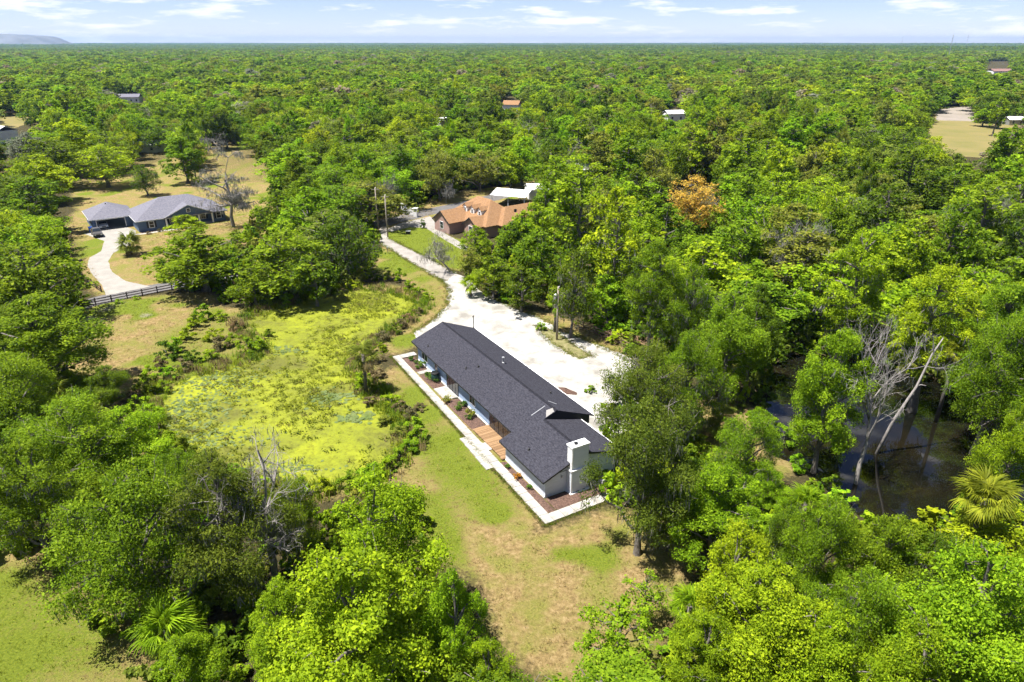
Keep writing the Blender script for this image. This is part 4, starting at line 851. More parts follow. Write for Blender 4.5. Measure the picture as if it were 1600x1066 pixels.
mound('hill', 115, 7000, 1500, 105, 1, mat('grey_mound', (.15, .16, .17), .95, (.09, .10, .10), .006), 'long flat-topped grey mound on the left horizon')
mound('hill', -60, 9000, 1700, 125, 2, mat('dark_mound', (.05, .07, .06), .95, (.07, .10, .06), .005), 'darker hill at the far left edge of the horizon')

# ------------------------------------------------------------------ vegetation
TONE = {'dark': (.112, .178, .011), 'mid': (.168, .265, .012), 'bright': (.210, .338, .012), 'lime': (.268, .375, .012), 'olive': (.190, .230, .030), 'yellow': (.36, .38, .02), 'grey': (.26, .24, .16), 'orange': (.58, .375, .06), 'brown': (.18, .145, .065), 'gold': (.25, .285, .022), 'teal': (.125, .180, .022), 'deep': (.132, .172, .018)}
LOOK = {'dark': 'dark green', 'mid': 'green', 'bright': 'bright green', 'lime': 'yellow-green', 'olive': 'olive green', 'yellow': 'yellow', 'grey': 'grey', 'orange': 'orange flowering', 'brown': 'brown', 'gold': 'golden green', 'teal': 'bluish green', 'deep': 'deep olive'}
KN = {'oak': 'spreading oak', 'maple': 'round leafy tree', 'cypress': 'tall slender tree', 'shrub': 'bushy shrub', 'palm': 'fan palm'}
ZC = {'oak': .62, 'maple': .58, 'cypress': .60}
trng = random.Random(4)
SEEDS = {'oak': (11, 12, 13), 'maple': (21, 22, 23), 'cypress': (31, 32, 33)}
AUTO = []
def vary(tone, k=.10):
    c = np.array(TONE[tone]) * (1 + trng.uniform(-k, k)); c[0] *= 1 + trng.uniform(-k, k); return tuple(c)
def put_tree(kind, x, y, r, h, tone, label=None, moss=None, seed=None, group=None, ground_z=0.0):
    seed = seed if seed is not None else trng.choice(SEEDS[kind]); tk, c0, c1, ms_, H0, r0 = tree_meshes(kind, seed)
    depth = seen(x, y, h * .6)[2]
    o = thing({'oak': 'oak_tree', 'maple': 'leafy_tree', 'cypress': 'cypress_tree'}[kind], label or '', 'tree', (x, y, ground_z), trng.uniform(0, 6.28), group)
    o.scale = (r / r0, r / r0, h / (H0 * 1.07))
    o.scale = (o.scale[0] * trng.uniform(.92, 1.08), o.scale[1] * trng.uniform(.92, 1.08), o.scale[2])
    obj('trunk', tk, o); c = obj('crown', c0 if depth < 92 else c1, o); c.color = (*vary(tone), 1)
    if ms_ and (moss if moss is not None else (depth < 130 and trng.random() < .55)): obj('hanging_moss', ms_, o)['kind'] = 'stuff'
    if not label: AUTO.append((o, LOOK[tone] + ' ' + KN[kind], x, y, h * .6))
    return o
PLACED = []
def tree_px(kind, cx, cy, rpx, h, tone, label, moss=None, seed=None):
    """a tree whose crown centre was sighted at (cx, cy), height h"""
    zc = h * ZC[kind]; p = at(cx, cy, zc); r = rpx * seen(*p)[2] / FPX
    PLACED.append((p.x, p.y, r)); return put_tree(kind, p.x, p.y, r, h, tone, label, moss, seed)
# --- near trees, one by one
for a in [
    # around the right end of the house
    ('oak', 1010, 712, 90, 16, 'deep', 'big dark oak hung with grey moss, overlapping the right end of the house', True, 11),
    ('oak', 1005, 605, 66, 13, 'deep', 'green oak right of the driveway above the mossy oak', True, 12),
    ('oak', 1085, 580, 58, 14, 'mid', 'green oak on the wood edge at the right end of the driveway', True, 13),
    ('maple', 1120, 790, 72, 11, 'bright', 'bright dense tree below and right of the big mossy oak'),
    ('oak', 1178, 690, 50, 10, 'mid', 'small mossy oak between the house and the creek', True, 13),
    ('oak', 1050, 795, 48, 7, 'mid', 'low green tree at the foot of the big mossy oak', True, 13),
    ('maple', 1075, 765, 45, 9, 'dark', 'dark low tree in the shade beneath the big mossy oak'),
    ('maple', 1128, 655, 28, 4.5, 'olive', 'low olive tree on the dry bank right of the mossy oak'),
    # bottom right
    ('maple', 1152, 905, 72, 12, 'lime', 'yellow-green tree at the right rim of the dry clearing', None, 22),
    ('maple', 1200, 975, 105, 13, 'lime', 'large yellow-green tree at bottom centre right', None, 23),
    ('maple', 1105, 1025, 60, 9, 'bright', 'bright tree at the bottom edge right of the sparse sapling'),
    ('oak', 1290, 850, 62, 12, 'mid', 'green tree just left of the fan palm in the lower right wood'),
    ('maple', 1385, 880, 72, 12, 'mid', 'round green tree on the near bank of the creek', None, 21),
    ('oak', 1462, 905, 66, 11, 'dark', 'dark green tree between the creek and the bright corner tree'),
    ('maple', 1515, 965, 125, 15, 'bright', 'huge bright green tree in the bottom right corner', None, 22),
    ('maple', 1610, 925, 60, 12, 'bright', 'bright green tree at the right edge below the golden palm', None, 23),
    ('oak', 1340, 970, 78, 12, 'mid', 'green tree at the bottom right, left of the huge bright tree'),
    ('maple', 1300, 1045, 80, 12, 'lime', 'yellow-green tree cut by the bottom edge right of centre'),
    ('maple', 1430, 1060, 80, 12, 'bright', 'bright tree cut by the bottom edge near the right corner'),
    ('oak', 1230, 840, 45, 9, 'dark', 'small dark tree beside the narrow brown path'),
    ('maple', 1200, 760, 34, 5, 'bright', 'low bright bushy tree at the path end near the creek'),
    # creek trees
    ('maple', 1300, 600, 62, 17, 'bright', 'tall bright tree with bare pale trunk standing over the creek', None, 21),
    ('cypress', 1462, 500, 60, 19, 'lime', 'wide yellow-green cypress on the far bank of the creek'),
    ('oak', 1562, 575, 70, 16, 'mid', 'large green tree on the far right bank of the creek', False, 12),
    ('maple', 1585, 700, 42, 12, 'bright', 'bright tree at the right edge beside the dark water'),
    ('oak', 1590, 560, 60, 17, 'mid', 'green tree at the right edge behind the creek'),
    ('maple', 1140, 525, 58, 15, 'mid', 'leafy tree left of the creek behind the dry bank'),
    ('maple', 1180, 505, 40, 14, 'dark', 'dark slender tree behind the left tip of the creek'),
    # bottom left
    ('oak', 212, 815, 118, 14, 'mid', 'wide green oak above the bottom left lawn', True, 13),
    ('oak', 345, 800, 95, 14, 'deep', 'mossy oak with bare grey limbs left of the grey snag', True, 11),
    ('maple', 590, 855, 100, 15, 'bright', 'big dense green tree left of the dry clearing', None, 22),
    ('maple', 555, 990, 150, 16, 'lime', 'huge yellow-green tree at the bottom edge left of centre', None, 21),
    ('maple', 712, 990, 62, 13, 'bright', 'narrow bright tree at the bottom beside the dry clearing', None, 23),
    ('maple', 765, 1065, 48, 9, 'bright', 'bright tree top cut by the bottom edge at centre'),
    ('maple', 440, 985, 60, 11, 'bright', 'bright tree at the bottom between the palm and the huge tree'),
    ('maple', 285, 1045, 62, 7, 'bright', 'low bright bush-like tree below the palm at bottom left'),
    ('oak', 455, 800, 46, 9, 'mid', 'tree right of the grey snag at the pond bank', True, 12),
    # left edge
    ('oak', 45, 425, 86, 13, 'mid', 'large green oak at the left edge below the blue house drive', False, 12),
    ('maple', 55, 530, 105, 14, 'mid', 'broad green tree at the left edge beside the dry field', None, 21),
    ('oak', 20, 610, 85, 12, 'mid', 'green tree at the left edge left of the olive palm', False, 13),
    ('oak', 110, 690, 92, 12, 'mid', 'green tree left of the pond below the olive palm', False, 12),
    ('maple', 195, 690, 60, 9, 'bright', 'bright green tree at the left pond bank', None, 22),
    ('oak', 40, 760, 90, 12, 'mid', 'green mossy oak at the left edge above the bottom lawn', True, 11),
    ('maple', 162, 600, 34, 6, 'dark', 'small dark round tree on the dry field edge'),
    ('maple', 115, 600, 30, 5, 'lime', 'small yellow-green tree beside the olive palm'),
    ('oak', 285, 745, 50, 8, 'mid', 'grey-green tree on the lower left pond bank', True, 13),
    # behind the pond
    ('maple', 312, 395, 74, 12, 'mid', 'open green tree with visible forked trunk in front of the blue house', None, 23),
    ('maple', 440, 405, 64, 12, 'mid', 'dense green tree on the far pond bank', None, 22),
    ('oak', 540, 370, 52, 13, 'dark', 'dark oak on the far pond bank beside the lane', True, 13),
    ('maple', 480, 330, 55, 14, 'bright', 'bright tree behind the far pond bank trees'),
    ('maple', 455, 255, 48, 15, 'bright', 'bright tree right of the bare grey moss tree'),
    ('maple', 490, 430, 40, 9, 'dark', 'low dark tree on the far pond bank at the water'),
    ('maple', 395, 440, 38, 7, 'mid', 'low tree at the pond corner near the asphalt road'),
    ('maple', 290, 350, 30, 6, 'lime', 'small yellow-green tree in front of the blue house porch'),
    # oaks round the blue house
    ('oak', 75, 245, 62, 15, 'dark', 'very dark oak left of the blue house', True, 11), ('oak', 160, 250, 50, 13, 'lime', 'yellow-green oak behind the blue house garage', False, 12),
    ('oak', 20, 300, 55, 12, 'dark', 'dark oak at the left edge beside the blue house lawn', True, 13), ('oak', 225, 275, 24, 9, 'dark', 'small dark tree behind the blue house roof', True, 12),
    ('oak', 120, 215, 45, 14, 'mid', 'green oak behind the very dark oak', False, 13), ('oak', 260, 205, 45, 13, 'mid', 'spreading oak with bare stems beyond the blue house', True, 12),
    # wood edge right of the drive
    ('cypress', 905, 330, 48, 21, 'bright', 'tall bright cypress nearest the carport', True, 31), ('cypress', 960, 370, 46, 22, 'lime', 'tall yellow-green cypress behind the timber fence', True, 32),
    ('maple', 845, 400, 42, 12, 'mid', 'green tree at the wood edge right of the grey bare tree', None, 22), ('maple', 770, 425, 36, 8, 'mid', 'low leafy tree at the wood edge below the brick house'),
    ('maple', 735, 405, 24, 6, 'olive', 'small olive tree beside the brick house lawn'), ('maple', 815, 445, 36, 8, 'dark', 'dark low tree at the wood edge left of the driveway pole'),
    ('oak', 895, 440, 42, 14, 'dark', 'dark mossy tree behind the driveway pole', True, 12), ('maple', 950, 460, 40, 9, 'bright', 'bright round tree behind the timber fence', None, 21),
    ('cypress', 1020, 450, 40, 18, 'mid', 'green cypress behind the brush pile', True, 33), ('oak', 1080, 470, 48, 15, 'mid', 'green oak right of the brush pile', True, 11),
    ('maple', 742, 375, 26, 8, 'bright', 'small bright tree in front of the brick house gable', None, 23), ('oak', 1085, 312, 46, 14, 'orange', 'orange flowering tree in the wood right of centre', False, 12),
    ('cypress', 1340, 440, 55, 20, 'lime', 'yellow-green cypress behind the dead snags', True, 31), ('maple', 800, 370, 32, 9, 'mid', 'tree in front of the brick house rear wing'), ('maple', 836, 350, 34, 12, 'bright', 'bright tree hiding the right end of the brick house'), ('maple', 852, 326, 28, 12, 'mid', 'tree covering the carport corner beside the brick house'), ('maple', 815, 362, 28, 10, 'bright', 'bright tree covering the brick house rear wing eave'), ('cypress', 868, 290, 34, 18, 'bright', 'bright tall tree right of the white carport', False, 33),
    ]:
    tree_px(*a)
def sparse_tree(cx, cy, rpx, h, tone, label, seed, n):
    zc = h * .55; p = at(cx, cy, zc); r = rpx * seen(*p)[2] / FPX; H, r0, lob, cl, segs = skeleton('maple', seed); rng = np.random.default_rng(seed)
    o = thing('sapling_tree', label, 'tree', p - Vector((0, 0, zc)), seed); o.scale = (r / r0, r / r0, h / H)
    V, F = tubes_np(segs, 5); obj('trunk', mesh_np('sapling_trunk', V, [F], M['bark'], smooth=True), o)
    V, F, ti = leaves(rng, cl[::2], n, .36); c = obj('crown', mesh_np('sapling_crown', V, [F], M['leaf'], attrs={'tint': ('FLOAT', ti)}), o); c.color = (*TONE[tone], 1)
sparse_tree(965, 1000, 62, 7, 'bright', 'sparse young tree with ground showing through at the bottom of the dry clearing', 41, 4200)
sparse_tree(1010, 930, 40, 5, 'bright', 'small sparse sapling at the right of the dry clearing', 42, 2400)
# --- dead and bare trees
def dead_tree(bx, by, h, spread, label, seed, moss=0, levels=4, tr=.3, lean=(0, 0), name='dead_tree', twig=None):
    rng = np.random.default_rng(seed); segs = dead_segs(rng, h, spread, levels, tr)
    o = thing(name, label, 'tree', at(bx, by)); o.rotation_euler = (R(lean[0]), R(lean[1]), seed)
    zmax = max(s[0][:, 2].max() for s in segs); sc = h / zmax; o.scale = (sc, sc, sc)
    V, F = tubes_np(segs[:1], 8); obj('trunk', mesh_np('dead_trunk', V, [F], M['deadwood'], smooth=True), o)
    V, F = tubes_np(segs[1:], 4); obj('branches', mesh_np('dead_branches', V, [F], M['deadwood']), o)
    if moss:
        cl = np.array([(*s[0][-1], .35) for s in segs[1:]]); V, F = moss_strands(rng, cl, moss * 2, .8, .05); obj('hanging_moss', mesh_np('moss', V, [F], M['moss']), o)['kind'] = 'stuff'
dead_tree(365, 354, 21, 2.4, 'large bare grey tree veiled in moss beside the blue house', 51, 3600, 5, .45)
dead_tree(1350, 420, 15, .8, 'bare grey moss-draped tree in the middle of the right wood', 52, 1500, 4, .3)
dead_tree(1338, 752, 17, .34, 'tall dead snag with forked grey branches at the creek edge', 53, 200, 4, .24)
dead_tree(428, 905, 14, .7, 'twisted grey snag rising beside the pond from the mossy oaks', 54, 120, 5, .3)
dead_tree(705, 425, 9, .8, 'pale bare tree in front of the brick house', 55, 500, 4, .16)
dead_tree(590, 345, 12, .5, 'thin bare tree beside the bare poles across the street', 56, 500, 4, .16)
dead_tree(697, 318, 7, .8, 'small silvery bare tree beside the brick house roof', 57, 700, 4, .12)
dead_tree(1215, 470, 16, .6, 'grey moss-draped trunk deep in the right wood', 58, 1200, 4, .25)
dead_tree(1500, 420, 16, .7, 'grey mossy bare tree in the far right wood', 59, 1300, 4, .25)
p0, p1 = at(1366, 706), None; lt = thing('leaning_trunk', 'bare pale trunk leaning to the right over the creek', 'tree', p0)
MB().tube([(0, 0, -1.5), (1.45, .45, 3.5), (3.1, .65, 7.5), (4.0, .95, 11), (4.7, 1.0, 12.8)], [.19, .16, .13, .09, .05], 8).build('trunk', M['deadwood'], lt, True)
for a, b_ in (((1.6, .4, 3.5), (.4, .5, 4.3)), ((3.0, .7, 7.5), (3.9, .4, 7.7)), ((4.1, .9, 11), (3.4, .8, 13.3)), ((2.4, .6, 6), (3.2, .9, 6.5))): MB().tube([a, tuple((np.array(a) + np.array(b_)) / 2 + np.array([0, 0, .15])), b_], [.07, .05, .02], 5).build('branch', M['deadwood'], lt)
# --- palms
FR = {}
def palm(cx, cy, rpx, h, tone, label, seed=1, nf=28, droop=0, base=None):
    p = at(cx, cy, h) if base is None else at(*base); r = rpx * seen(p.x, p.y, h)[2] / FPX; rng = np.random.default_rng(seed + 400)
    o = thing('fan_palm', label, 'palm', (p.x, p.y, 0), seed)
    hs = h - .35 * r; MB().tube([(0, 0, -.2), (.05, .03, hs * .5), (0, 0, hs)], [.24, .2, .22], 10).build('trunk', M['bark'], o, True)
    for i, (el, az, s) in enumerate(frond_angles(rng, nf)):
        k = (seed + i) % 3
        if k not in FR: FR[k] = frond_mesh(k)
        f = obj('frond', FR[k], o, (0, 0, hs)); f.rotation_euler = (rng.normal(0, .25), -el + droop * .5, az); sc = r * s / 2.3; f.scale = (sc, sc, sc)
        dead = el < R(-22) or (droop and el < R(25)); f.color = (*(TONE['brown'] if dead and rng.random() < .7 else tuple(np.array(TONE[tone]) * rng.uniform(.8, 1.2))), 1)
palm(1545, 764, 54, 7.5, 'gold', 'golden fan palm on the right beside the dark creek', 1, 40)
palm(1290, 912, 48, 4, 'bright', 'low fan palm in the lower right wood', 2, 30)
palm(1262, 775, 40, 3.2, 'bright', 'green fan palm beside the brown path near the creek', 3)
palm(1225, 815, 30, 3, 'bright', 'small fan palm just below the brown path', 4)
palm(255, 968, 62, 4.2, 'bright', 'large fan palm at the edge of the bottom left lawn', 5, 34)
palm(565, 552, 32, 6, 'olive', 'ragged palm with drooping brown fronds on the pond bank', 6, 30, .7, (572, 612))
palm(200, 372, 23, 3.6, 'olive', 'round fan palm on the lawn in front of the blue house', 7, 34)
palm(82, 608, 34, 4, 'olive', 'olive fan palm at the left among the trees', 8)
palm(735, 437, 20, 3, 'lime', 'small fan palm at the wood edge beside the lane', 9, 22); palm(1495, 545, 24, 9, 'gold', 'fan palm with yellow fronds on the far creek bank', 10, 24)
palm(1080, 935, 42, 3, 'bright', 'low fan palm at the right rim of the dry clearing', 11, 26); palm(868, 470, 18, 5, 'mid', 'small fan palm behind the driveway pole', 12, 20)
# --- shrubs round the pond and drive
SHR = {}
def shrub(px, py, r, h, tone, label=None):
    k = trng.choice((61, 62, 63)); tk, c0, c1, ms_, H0, r0 = tree_meshes('shrub', k); p = at(px, py); o = thing('shrub', label or '', 'shrub', p - Vector((0, 0, .1)), trng.uniform(0, 6.28), 'shrubs around the pond and drive'); o.scale = (r / r0, r / r0, h / H0)
    obj('stem', tk, o); c = obj('foliage', c0, o); c.color = (*vary(tone, .15), 1)
    if not label: AUTO.append((o, LOOK[tone] + ' ' + KN['shrub'], p.x, p.y, .5))
for px, py, r, h, t in [(215, 640, 1.5, 2, 'bright'), (226, 612, 1.6, 2.4, 'dark'), (236, 592, 1.5, 2, 'bright'), (251, 577, 1.3, 1.8, 'brown'), (262, 560, 1.8, 2.6, 'dark'), (277, 548, 1.6, 2.2, 'bright'), (292, 532, 1.5, 2, 'lime'), (306, 512, 1.7, 2.2, 'bright'), (318, 500, 1.8, 2.6, 'bright'), (333, 530, 1.6, 1.8, 'lime'), (345, 545, 1.5, 2, 'brown'),
        (365, 540, 1.6, 2, 'mid'), (388, 550, 1.7, 2.2, 'mid'), (405, 548, 1.6, 2.2, 'bright'), (330, 562, 1.4, 1.6, 'bright'), (302, 566, 1.5, 1.9, 'dark'), (286, 577, 1.4, 1.5, 'brown'), (240, 655, 1.5, 2, 'bright'), (232, 686, 1.5, 2.2, 'bright'), (250, 676, 1.4, 1.7, 'mid'), (268, 702, 1.6, 2.2, 'bright'), (288, 712, 1.5, 2.2, 'dark'), (206, 625, 1.2, 1.4, 'brown'), (420, 525, 1.0, 1.2, 'mid'),
        (345, 500, 1.5, 1.6, 'bright'), (370, 515, 1.4, 1.5, 'brown'), (265, 590, 1.3, 1.7, 'bright'), (256, 610, 1.3, 1.5, 'mid'), (625, 440, 1.3, 2.6, 'bright'), (640, 452, 1.4, 1.8, 'mid'), (655, 462, 1.5, 1.6, 'bright'), (668, 468, 1.3, 1.4, 'mid'), (608, 437, 1.4, 1.8, 'mid'), (588, 438, 1.5, 2, 'dark'), (655, 490, 1.2, 1.1, 'brown'), (640, 500, 1.4, 1.2, 'brown'), (627, 512, 1.4, 1.5, 'brown'), (615, 520, 1.3, 1.6, 'dark'),
        (600, 530, 1.4, 1.4, 'brown'), (595, 548, 1.3, 1.3, 'mid'), (588, 565, 1.4, 1.5, 'brown'), (590, 590, 1.4, 1.4, 'brown'), (566, 603, 1.3, 2, 'bright'), (600, 612, 1.3, 1.2, 'mid'), (612, 630, 1.3, 1.2, 'lime'), (625, 640, 1.2, 1.2, 'brown'), (640, 652, 1.2, 1.4, 'brown'), (648, 668, 1.3, 1.4, 'bright'), (655, 640, 1.0, .9, 'brown'), (652, 688, 1.4, 1.6, 'bright'), (640, 705, 1.3, 1.4, 'bright'), (625, 718, 1.3, 1.4, 'mid'), (605, 738, 1.4, 1.6, 'bright'),
        (580, 630, 1.2, 1.0, 'brown'), (600, 660, 1.1, .9, 'olive'), (622, 675, 1.0, .9, 'olive'), (580, 752, 1.5, 2, 'bright'), (548, 762, 1.4, 1.8, 'mid'), (505, 768, 1.3, 1.6, 'lime'), (470, 772, 1.4, 1.7, 'bright'), (846, 516, 1.0, 1.3, 'bright'), (925, 612, .9, .9, 'mid'), (1180, 655, 1.4, 1.6, 'lime'), (1205, 668, 1.3, 1.4, 'bright'), (1150, 640, 1.4, 1.7, 'olive'), (1225, 690, 1.5, 1.8, 'bright'), (1175, 735, 1.3, 1.5, 'lime'), (1245, 735, 1.4, 1.8, 'bright'),
        (186, 474, .9, .9, 'bright'), (213, 468, .8, .8, 'bright'), (661, 357, .8, 2.2, 'dark'), (250, 362, .8, .8, 'brown'), (233, 366, .8, .8, 'brown')]:
    shrub(px, py, r, h, t)
# --- the woods: places where the photograph shows open ground, buildings or water stay free
CLEAR = [[(596, 372), (640, 385), (700, 415), (735, 437), (800, 478), (850, 478), (890, 500), (985, 555), (1000, 570), (930, 640), (925, 790), (1000, 800), (1085, 870), (1050, 930), (1000, 1066), (800, 1066), (720, 930), (680, 860), (675, 800), (650, 750), (600, 740), (480, 765), (400, 740), (330, 720), (270, 690), (250, 640), (170, 640), (120, 560), (130, 490), (150, 470), (320, 455), (385, 490), (470, 470), (560, 448), (590, 420), (594, 400)],
    [(108, 325), (125, 295), (290, 290), (355, 305), (372, 350), (345, 380), (290, 375), (240, 390), (235, 440), (300, 440), (150, 490), (135, 440), (112, 390)],
    [(588, 345), (640, 322), (690, 318), (735, 303), (780, 300), (860, 298), (850, 340), (800, 355), (730, 390), (712, 420), (660, 400), (600, 378)],
    [(-50, 880), (40, 880), (90, 940), (200, 990), (215, 1066), (-50, 1066)],
    [(1208, 610), (1265, 580), (1300, 640), (1330, 640), (1440, 640), (1600, 735), (1500, 775), (1370, 795), (1345, 750), (1280, 720), (1215, 665)],
    [(1460, 170), (1520, 165), (1525, 195), (1552, 205), (1545, 240), (1515, 232), (1500, 222), (1455, 212)], [(1570, 180), (1600, 180), (1600, 196), (1570, 196)],
    [(95, 292), (140, 276), (205, 268), (250, 264), (280, 290), (230, 295), (120, 312)], [(-10, 182), (50, 177), (40, 193), (-10, 195)], [(-10, 194), (26, 194), (26, 213), (-10, 213)],
    [(222, 218), (250, 218), (250, 232), (222, 232)], [(788, 150), (814, 150), (814, 168), (788, 168)], [(1038, 166), (1068, 166), (1068, 184), (1038, 184)], [(1540, 96), (1580, 96), (1580, 113), (1540, 113)], [(686, 185), (702, 185), (702, 197), (686, 197)], [(905, 265), (925, 265), (925, 288), (905, 288)], [(1046, 300), (1060, 286), (1110, 286), (1126, 300), (1124, 318), (1085, 326), (1048, 318)], [(330, 235), (400, 235), (405, 300), (385, 345), (355, 345), (335, 290)],
    [(1185, 715), (1240, 690), (1255, 725), (1215, 790), (1188, 770)], [(1100, 640), (1180, 640), (1230, 680), (1160, 700), (1105, 680)], [(1075, 585), (1150, 590), (1140, 625), (1080, 620)], [(195, 148), (225, 148), (225, 160), (195, 160)]]
def free(xw, yw, r, h, zlo=0.0, thin=False):
    """boolean: trees at xw, yw (crown radius r, height h) that leave the open places in view"""
    ok = np.ones(len(xw), bool)
    pts = [(0, .02), (0, .25), (0, .5), (0, .8), (0, 1.0), (-.8, .6), (.8, .6), (-.6, .85), (.6, .85), (-.6, .42), (.6, .42)]
    if thin: pts = [(0, 0), (0, 1), (-.7, .4), (.7, .4)]
    for a, b in pts:
        px, py, _ = seen(xw + a * r, yw, h * b)
        for poly in CLEAR: ok &= ~inpoly(px, py, poly)
    return ok
NPR = np.random.default_rng(2024)
def jitter_grid(x0, x1, y0, y1, sp):
    X, Y = np.meshgrid(np.arange(x0, x1, sp), np.arange(y0, y1, sp)); return (X + NPR.uniform(-.42, .42, X.shape) * sp).ravel(), (Y + NPR.uniform(-.42, .42, X.shape) * sp).ravel()
def field(x, y, s, seed):
    r = np.random.default_rng(seed); v = 0
    for i in range(5):
        a = r.uniform(0, 6.28); k = s * r.uniform(.6, 1.7); v = v + np.sin((x * math.cos(a) + y * math.sin(a)) * k + r.uniform(0, 6.28))
    return v / 2.2
X, Y = jitter_grid(-330, 330, 14, 400, 8.6)
kp = (np.abs(X) < Y * .82 + 22) & ~((Y < 47) & (X < -12)); X, Y = X[kp], Y[kp]; n = len(X)
f1 = field(X, Y, .045, 1); f2 = field(X, Y, .09, 2); u = NPR.uniform(0, 1, n)
kind = np.where(X > Y * .02, np.where(u < .26 + .15 * f1, 2, np.where(u < .68, 1, 0)), np.where(u < .50 + .15 * f1, 0, np.where(u < .88, 1, 2)))
hh = np.array([12.5, 12.5, 16.0])[kind] * NPR.uniform(.70, 1.25, n); rr = np.array([7.4, 6.0, 5.2])[kind] * NPR.uniform(.65, 1.25, n)
low = Y < 75; hh[low] *= .8
ok = free(X, Y, rr, hh)
for px_, py_, pr_ in PLACED: ok &= (X - px_) ** 2 + (Y - py_) ** 2 > (pr_ * .72 + rr * .45) ** 2
# open oak yards beyond the blue house
yard = inpoly(X, Y, P2((-60, 330), (-60, 200), (80, 168), (280, 185), (420, 260), (430, 330), (330, 400))); ok &= ~(yard & (NPR.uniform(0, 1, n) < .22))
cr_in = inpoly(X, Y, CREEK); ok &= ~cr_in
X, Y, kind, hh, rr, f1, f2 = (a[ok] for a in (X, Y, kind, hh, rr, f1, f2)); n = len(X); u = NPR.uniform(0, 1, n)
tones = ['dark', 'mid', 'bright', 'lime', 'olive', 'yellow', 'grey', 'teal']
tv = u + .22 * f2; tn = np.select([tv < .20, tv < .50, tv < .70, tv < .86, tv < 1.12], [0, 1, 2, 3, 4], 7); tn[NPR.uniform(0, 1, n) < .012] = 6
depth = seen(X, Y, hh * .6)[2]; rpx = rr * FPX / depth; order = np.argsort(-rpx)
inview = np.abs(seen(X, Y, hh * .6)[0] - 800) < 900
order = np.array([i for i in order if inview[i]] + [i for i in order if not inview[i]])
NIND = 215; kname = ['oak', 'maple', 'cypress']
for i in order[:NIND]:
    put_tree(kname[kind[i]], float(X[i]), float(Y[i]), float(rr[i]), float(hh[i]), tones[tn[i]], None, None, None, 'trees of the surrounding wood')
rest = order[NIND:]

# --- scattering of uncountable growth with real instanced geometry
def scatter(name, pts, idx, rot, scl, tone, protos, label, cat):
    col = bpy.data.collections.new(name + '_kinds')
    for k, o in enumerate(protos): o.name = '%02d_%s' % (k, name); col.objects.link(o)
    me = bpy.data.meshes.new(name); me.vertices.add(len(pts)); me.vertices.foreach_set('co', np.asarray(pts, np.float32).ravel())
    for nm, typ, dat, key in (('idx', 'INT', np.asarray(idx, np.int32), 'value'), ('rotz', 'FLOAT', np.asarray(rot, np.float32), 'value'), ('scl', 'FLOAT_VECTOR', np.asarray(scl, np.float32), 'vector'), ('tone', 'FLOAT_COLOR', np.concatenate([np.asarray(tone, np.float32), np.ones((len(pts), 1), np.float32)], 1), 'color')):
        a = me.attributes.new(nm, typ, 'POINT'); a.data.foreach_set(key, dat.ravel())
    me.update(); o = obj(name, me); tag(o, label, cat, kind='stuff')
    g = bpy.data.node_groups.new(name + '_nodes', 'GeometryNodeTree'); g.interface.new_socket('Geometry', in_out='INPUT', socket_type='NodeSocketGeometry'); g.interface.new_socket('Geometry', in_out='OUTPUT', socket_type='NodeSocketGeometry')
    gi = N(g, 'NodeGroupInput'); go = N(g, 'NodeGroupOutput'); ip = N(g, 'GeometryNodeInstanceOnPoints'); ci = N(g, 'GeometryNodeCollectionInfo'); L = g.links.new
    ci.inputs['Collection'].default_value = col; ci.inputs['Separate Children'].default_value = True; ci.inputs['Reset Children'].default_value = True
    def na(nm, typ): x = N(g, 'GeometryNodeInputNamedAttribute', data_type=typ); x.inputs['Name'].default_value = nm; return x.outputs['Attribute']
    cx = N(g, 'ShaderNodeCombineXYZ'); L(na('rotz', 'FLOAT'), cx.inputs['Z']); er = N(g, 'FunctionNodeEulerToRotation'); L(cx.outputs[0], er.inputs[0])
    L(gi.outputs[0], ip.inputs['Points']); L(ci.outputs[0], ip.inputs['Instance']); ip.inputs['Pick Instance'].default_value = True
    L(na('idx', 'INT'), ip.inputs['Instance Index']); L(er.outputs[0], ip.inputs['Rotation']); L(na('scl', 'FLOAT_VECTOR'), ip.inputs['Scale']); L(ip.outputs[0], go.inputs[0])
    md = o.modifiers.new('scatter', 'NODES'); md.node_group = g; return o
TARR = np.array([TONE[t] for t in tones])
def tonevar(ix, k=.16):
    c = TARR[ix] * (1 + NPR.uniform(-k, k, (len(ix), 1))); c[:, 0] *= 1 + NPR.uniform(-k, k, len(ix)); return c
PRO = [proto_far(k, s, .125, 2.9, 'tree') for k in kname for s in SEEDS[k][:2]]
def bare_proto(seed):
    rng = np.random.default_rng(seed); V, F = tubes_np(dead_segs(rng, 13, .8, 4, .25), 3); z = V[:, 2].max(); V = V * (13 / z); return bpy.data.objects.new('bare', mesh_np('bare_tree', V, [F], M['deadwood'])), 13., 4.5
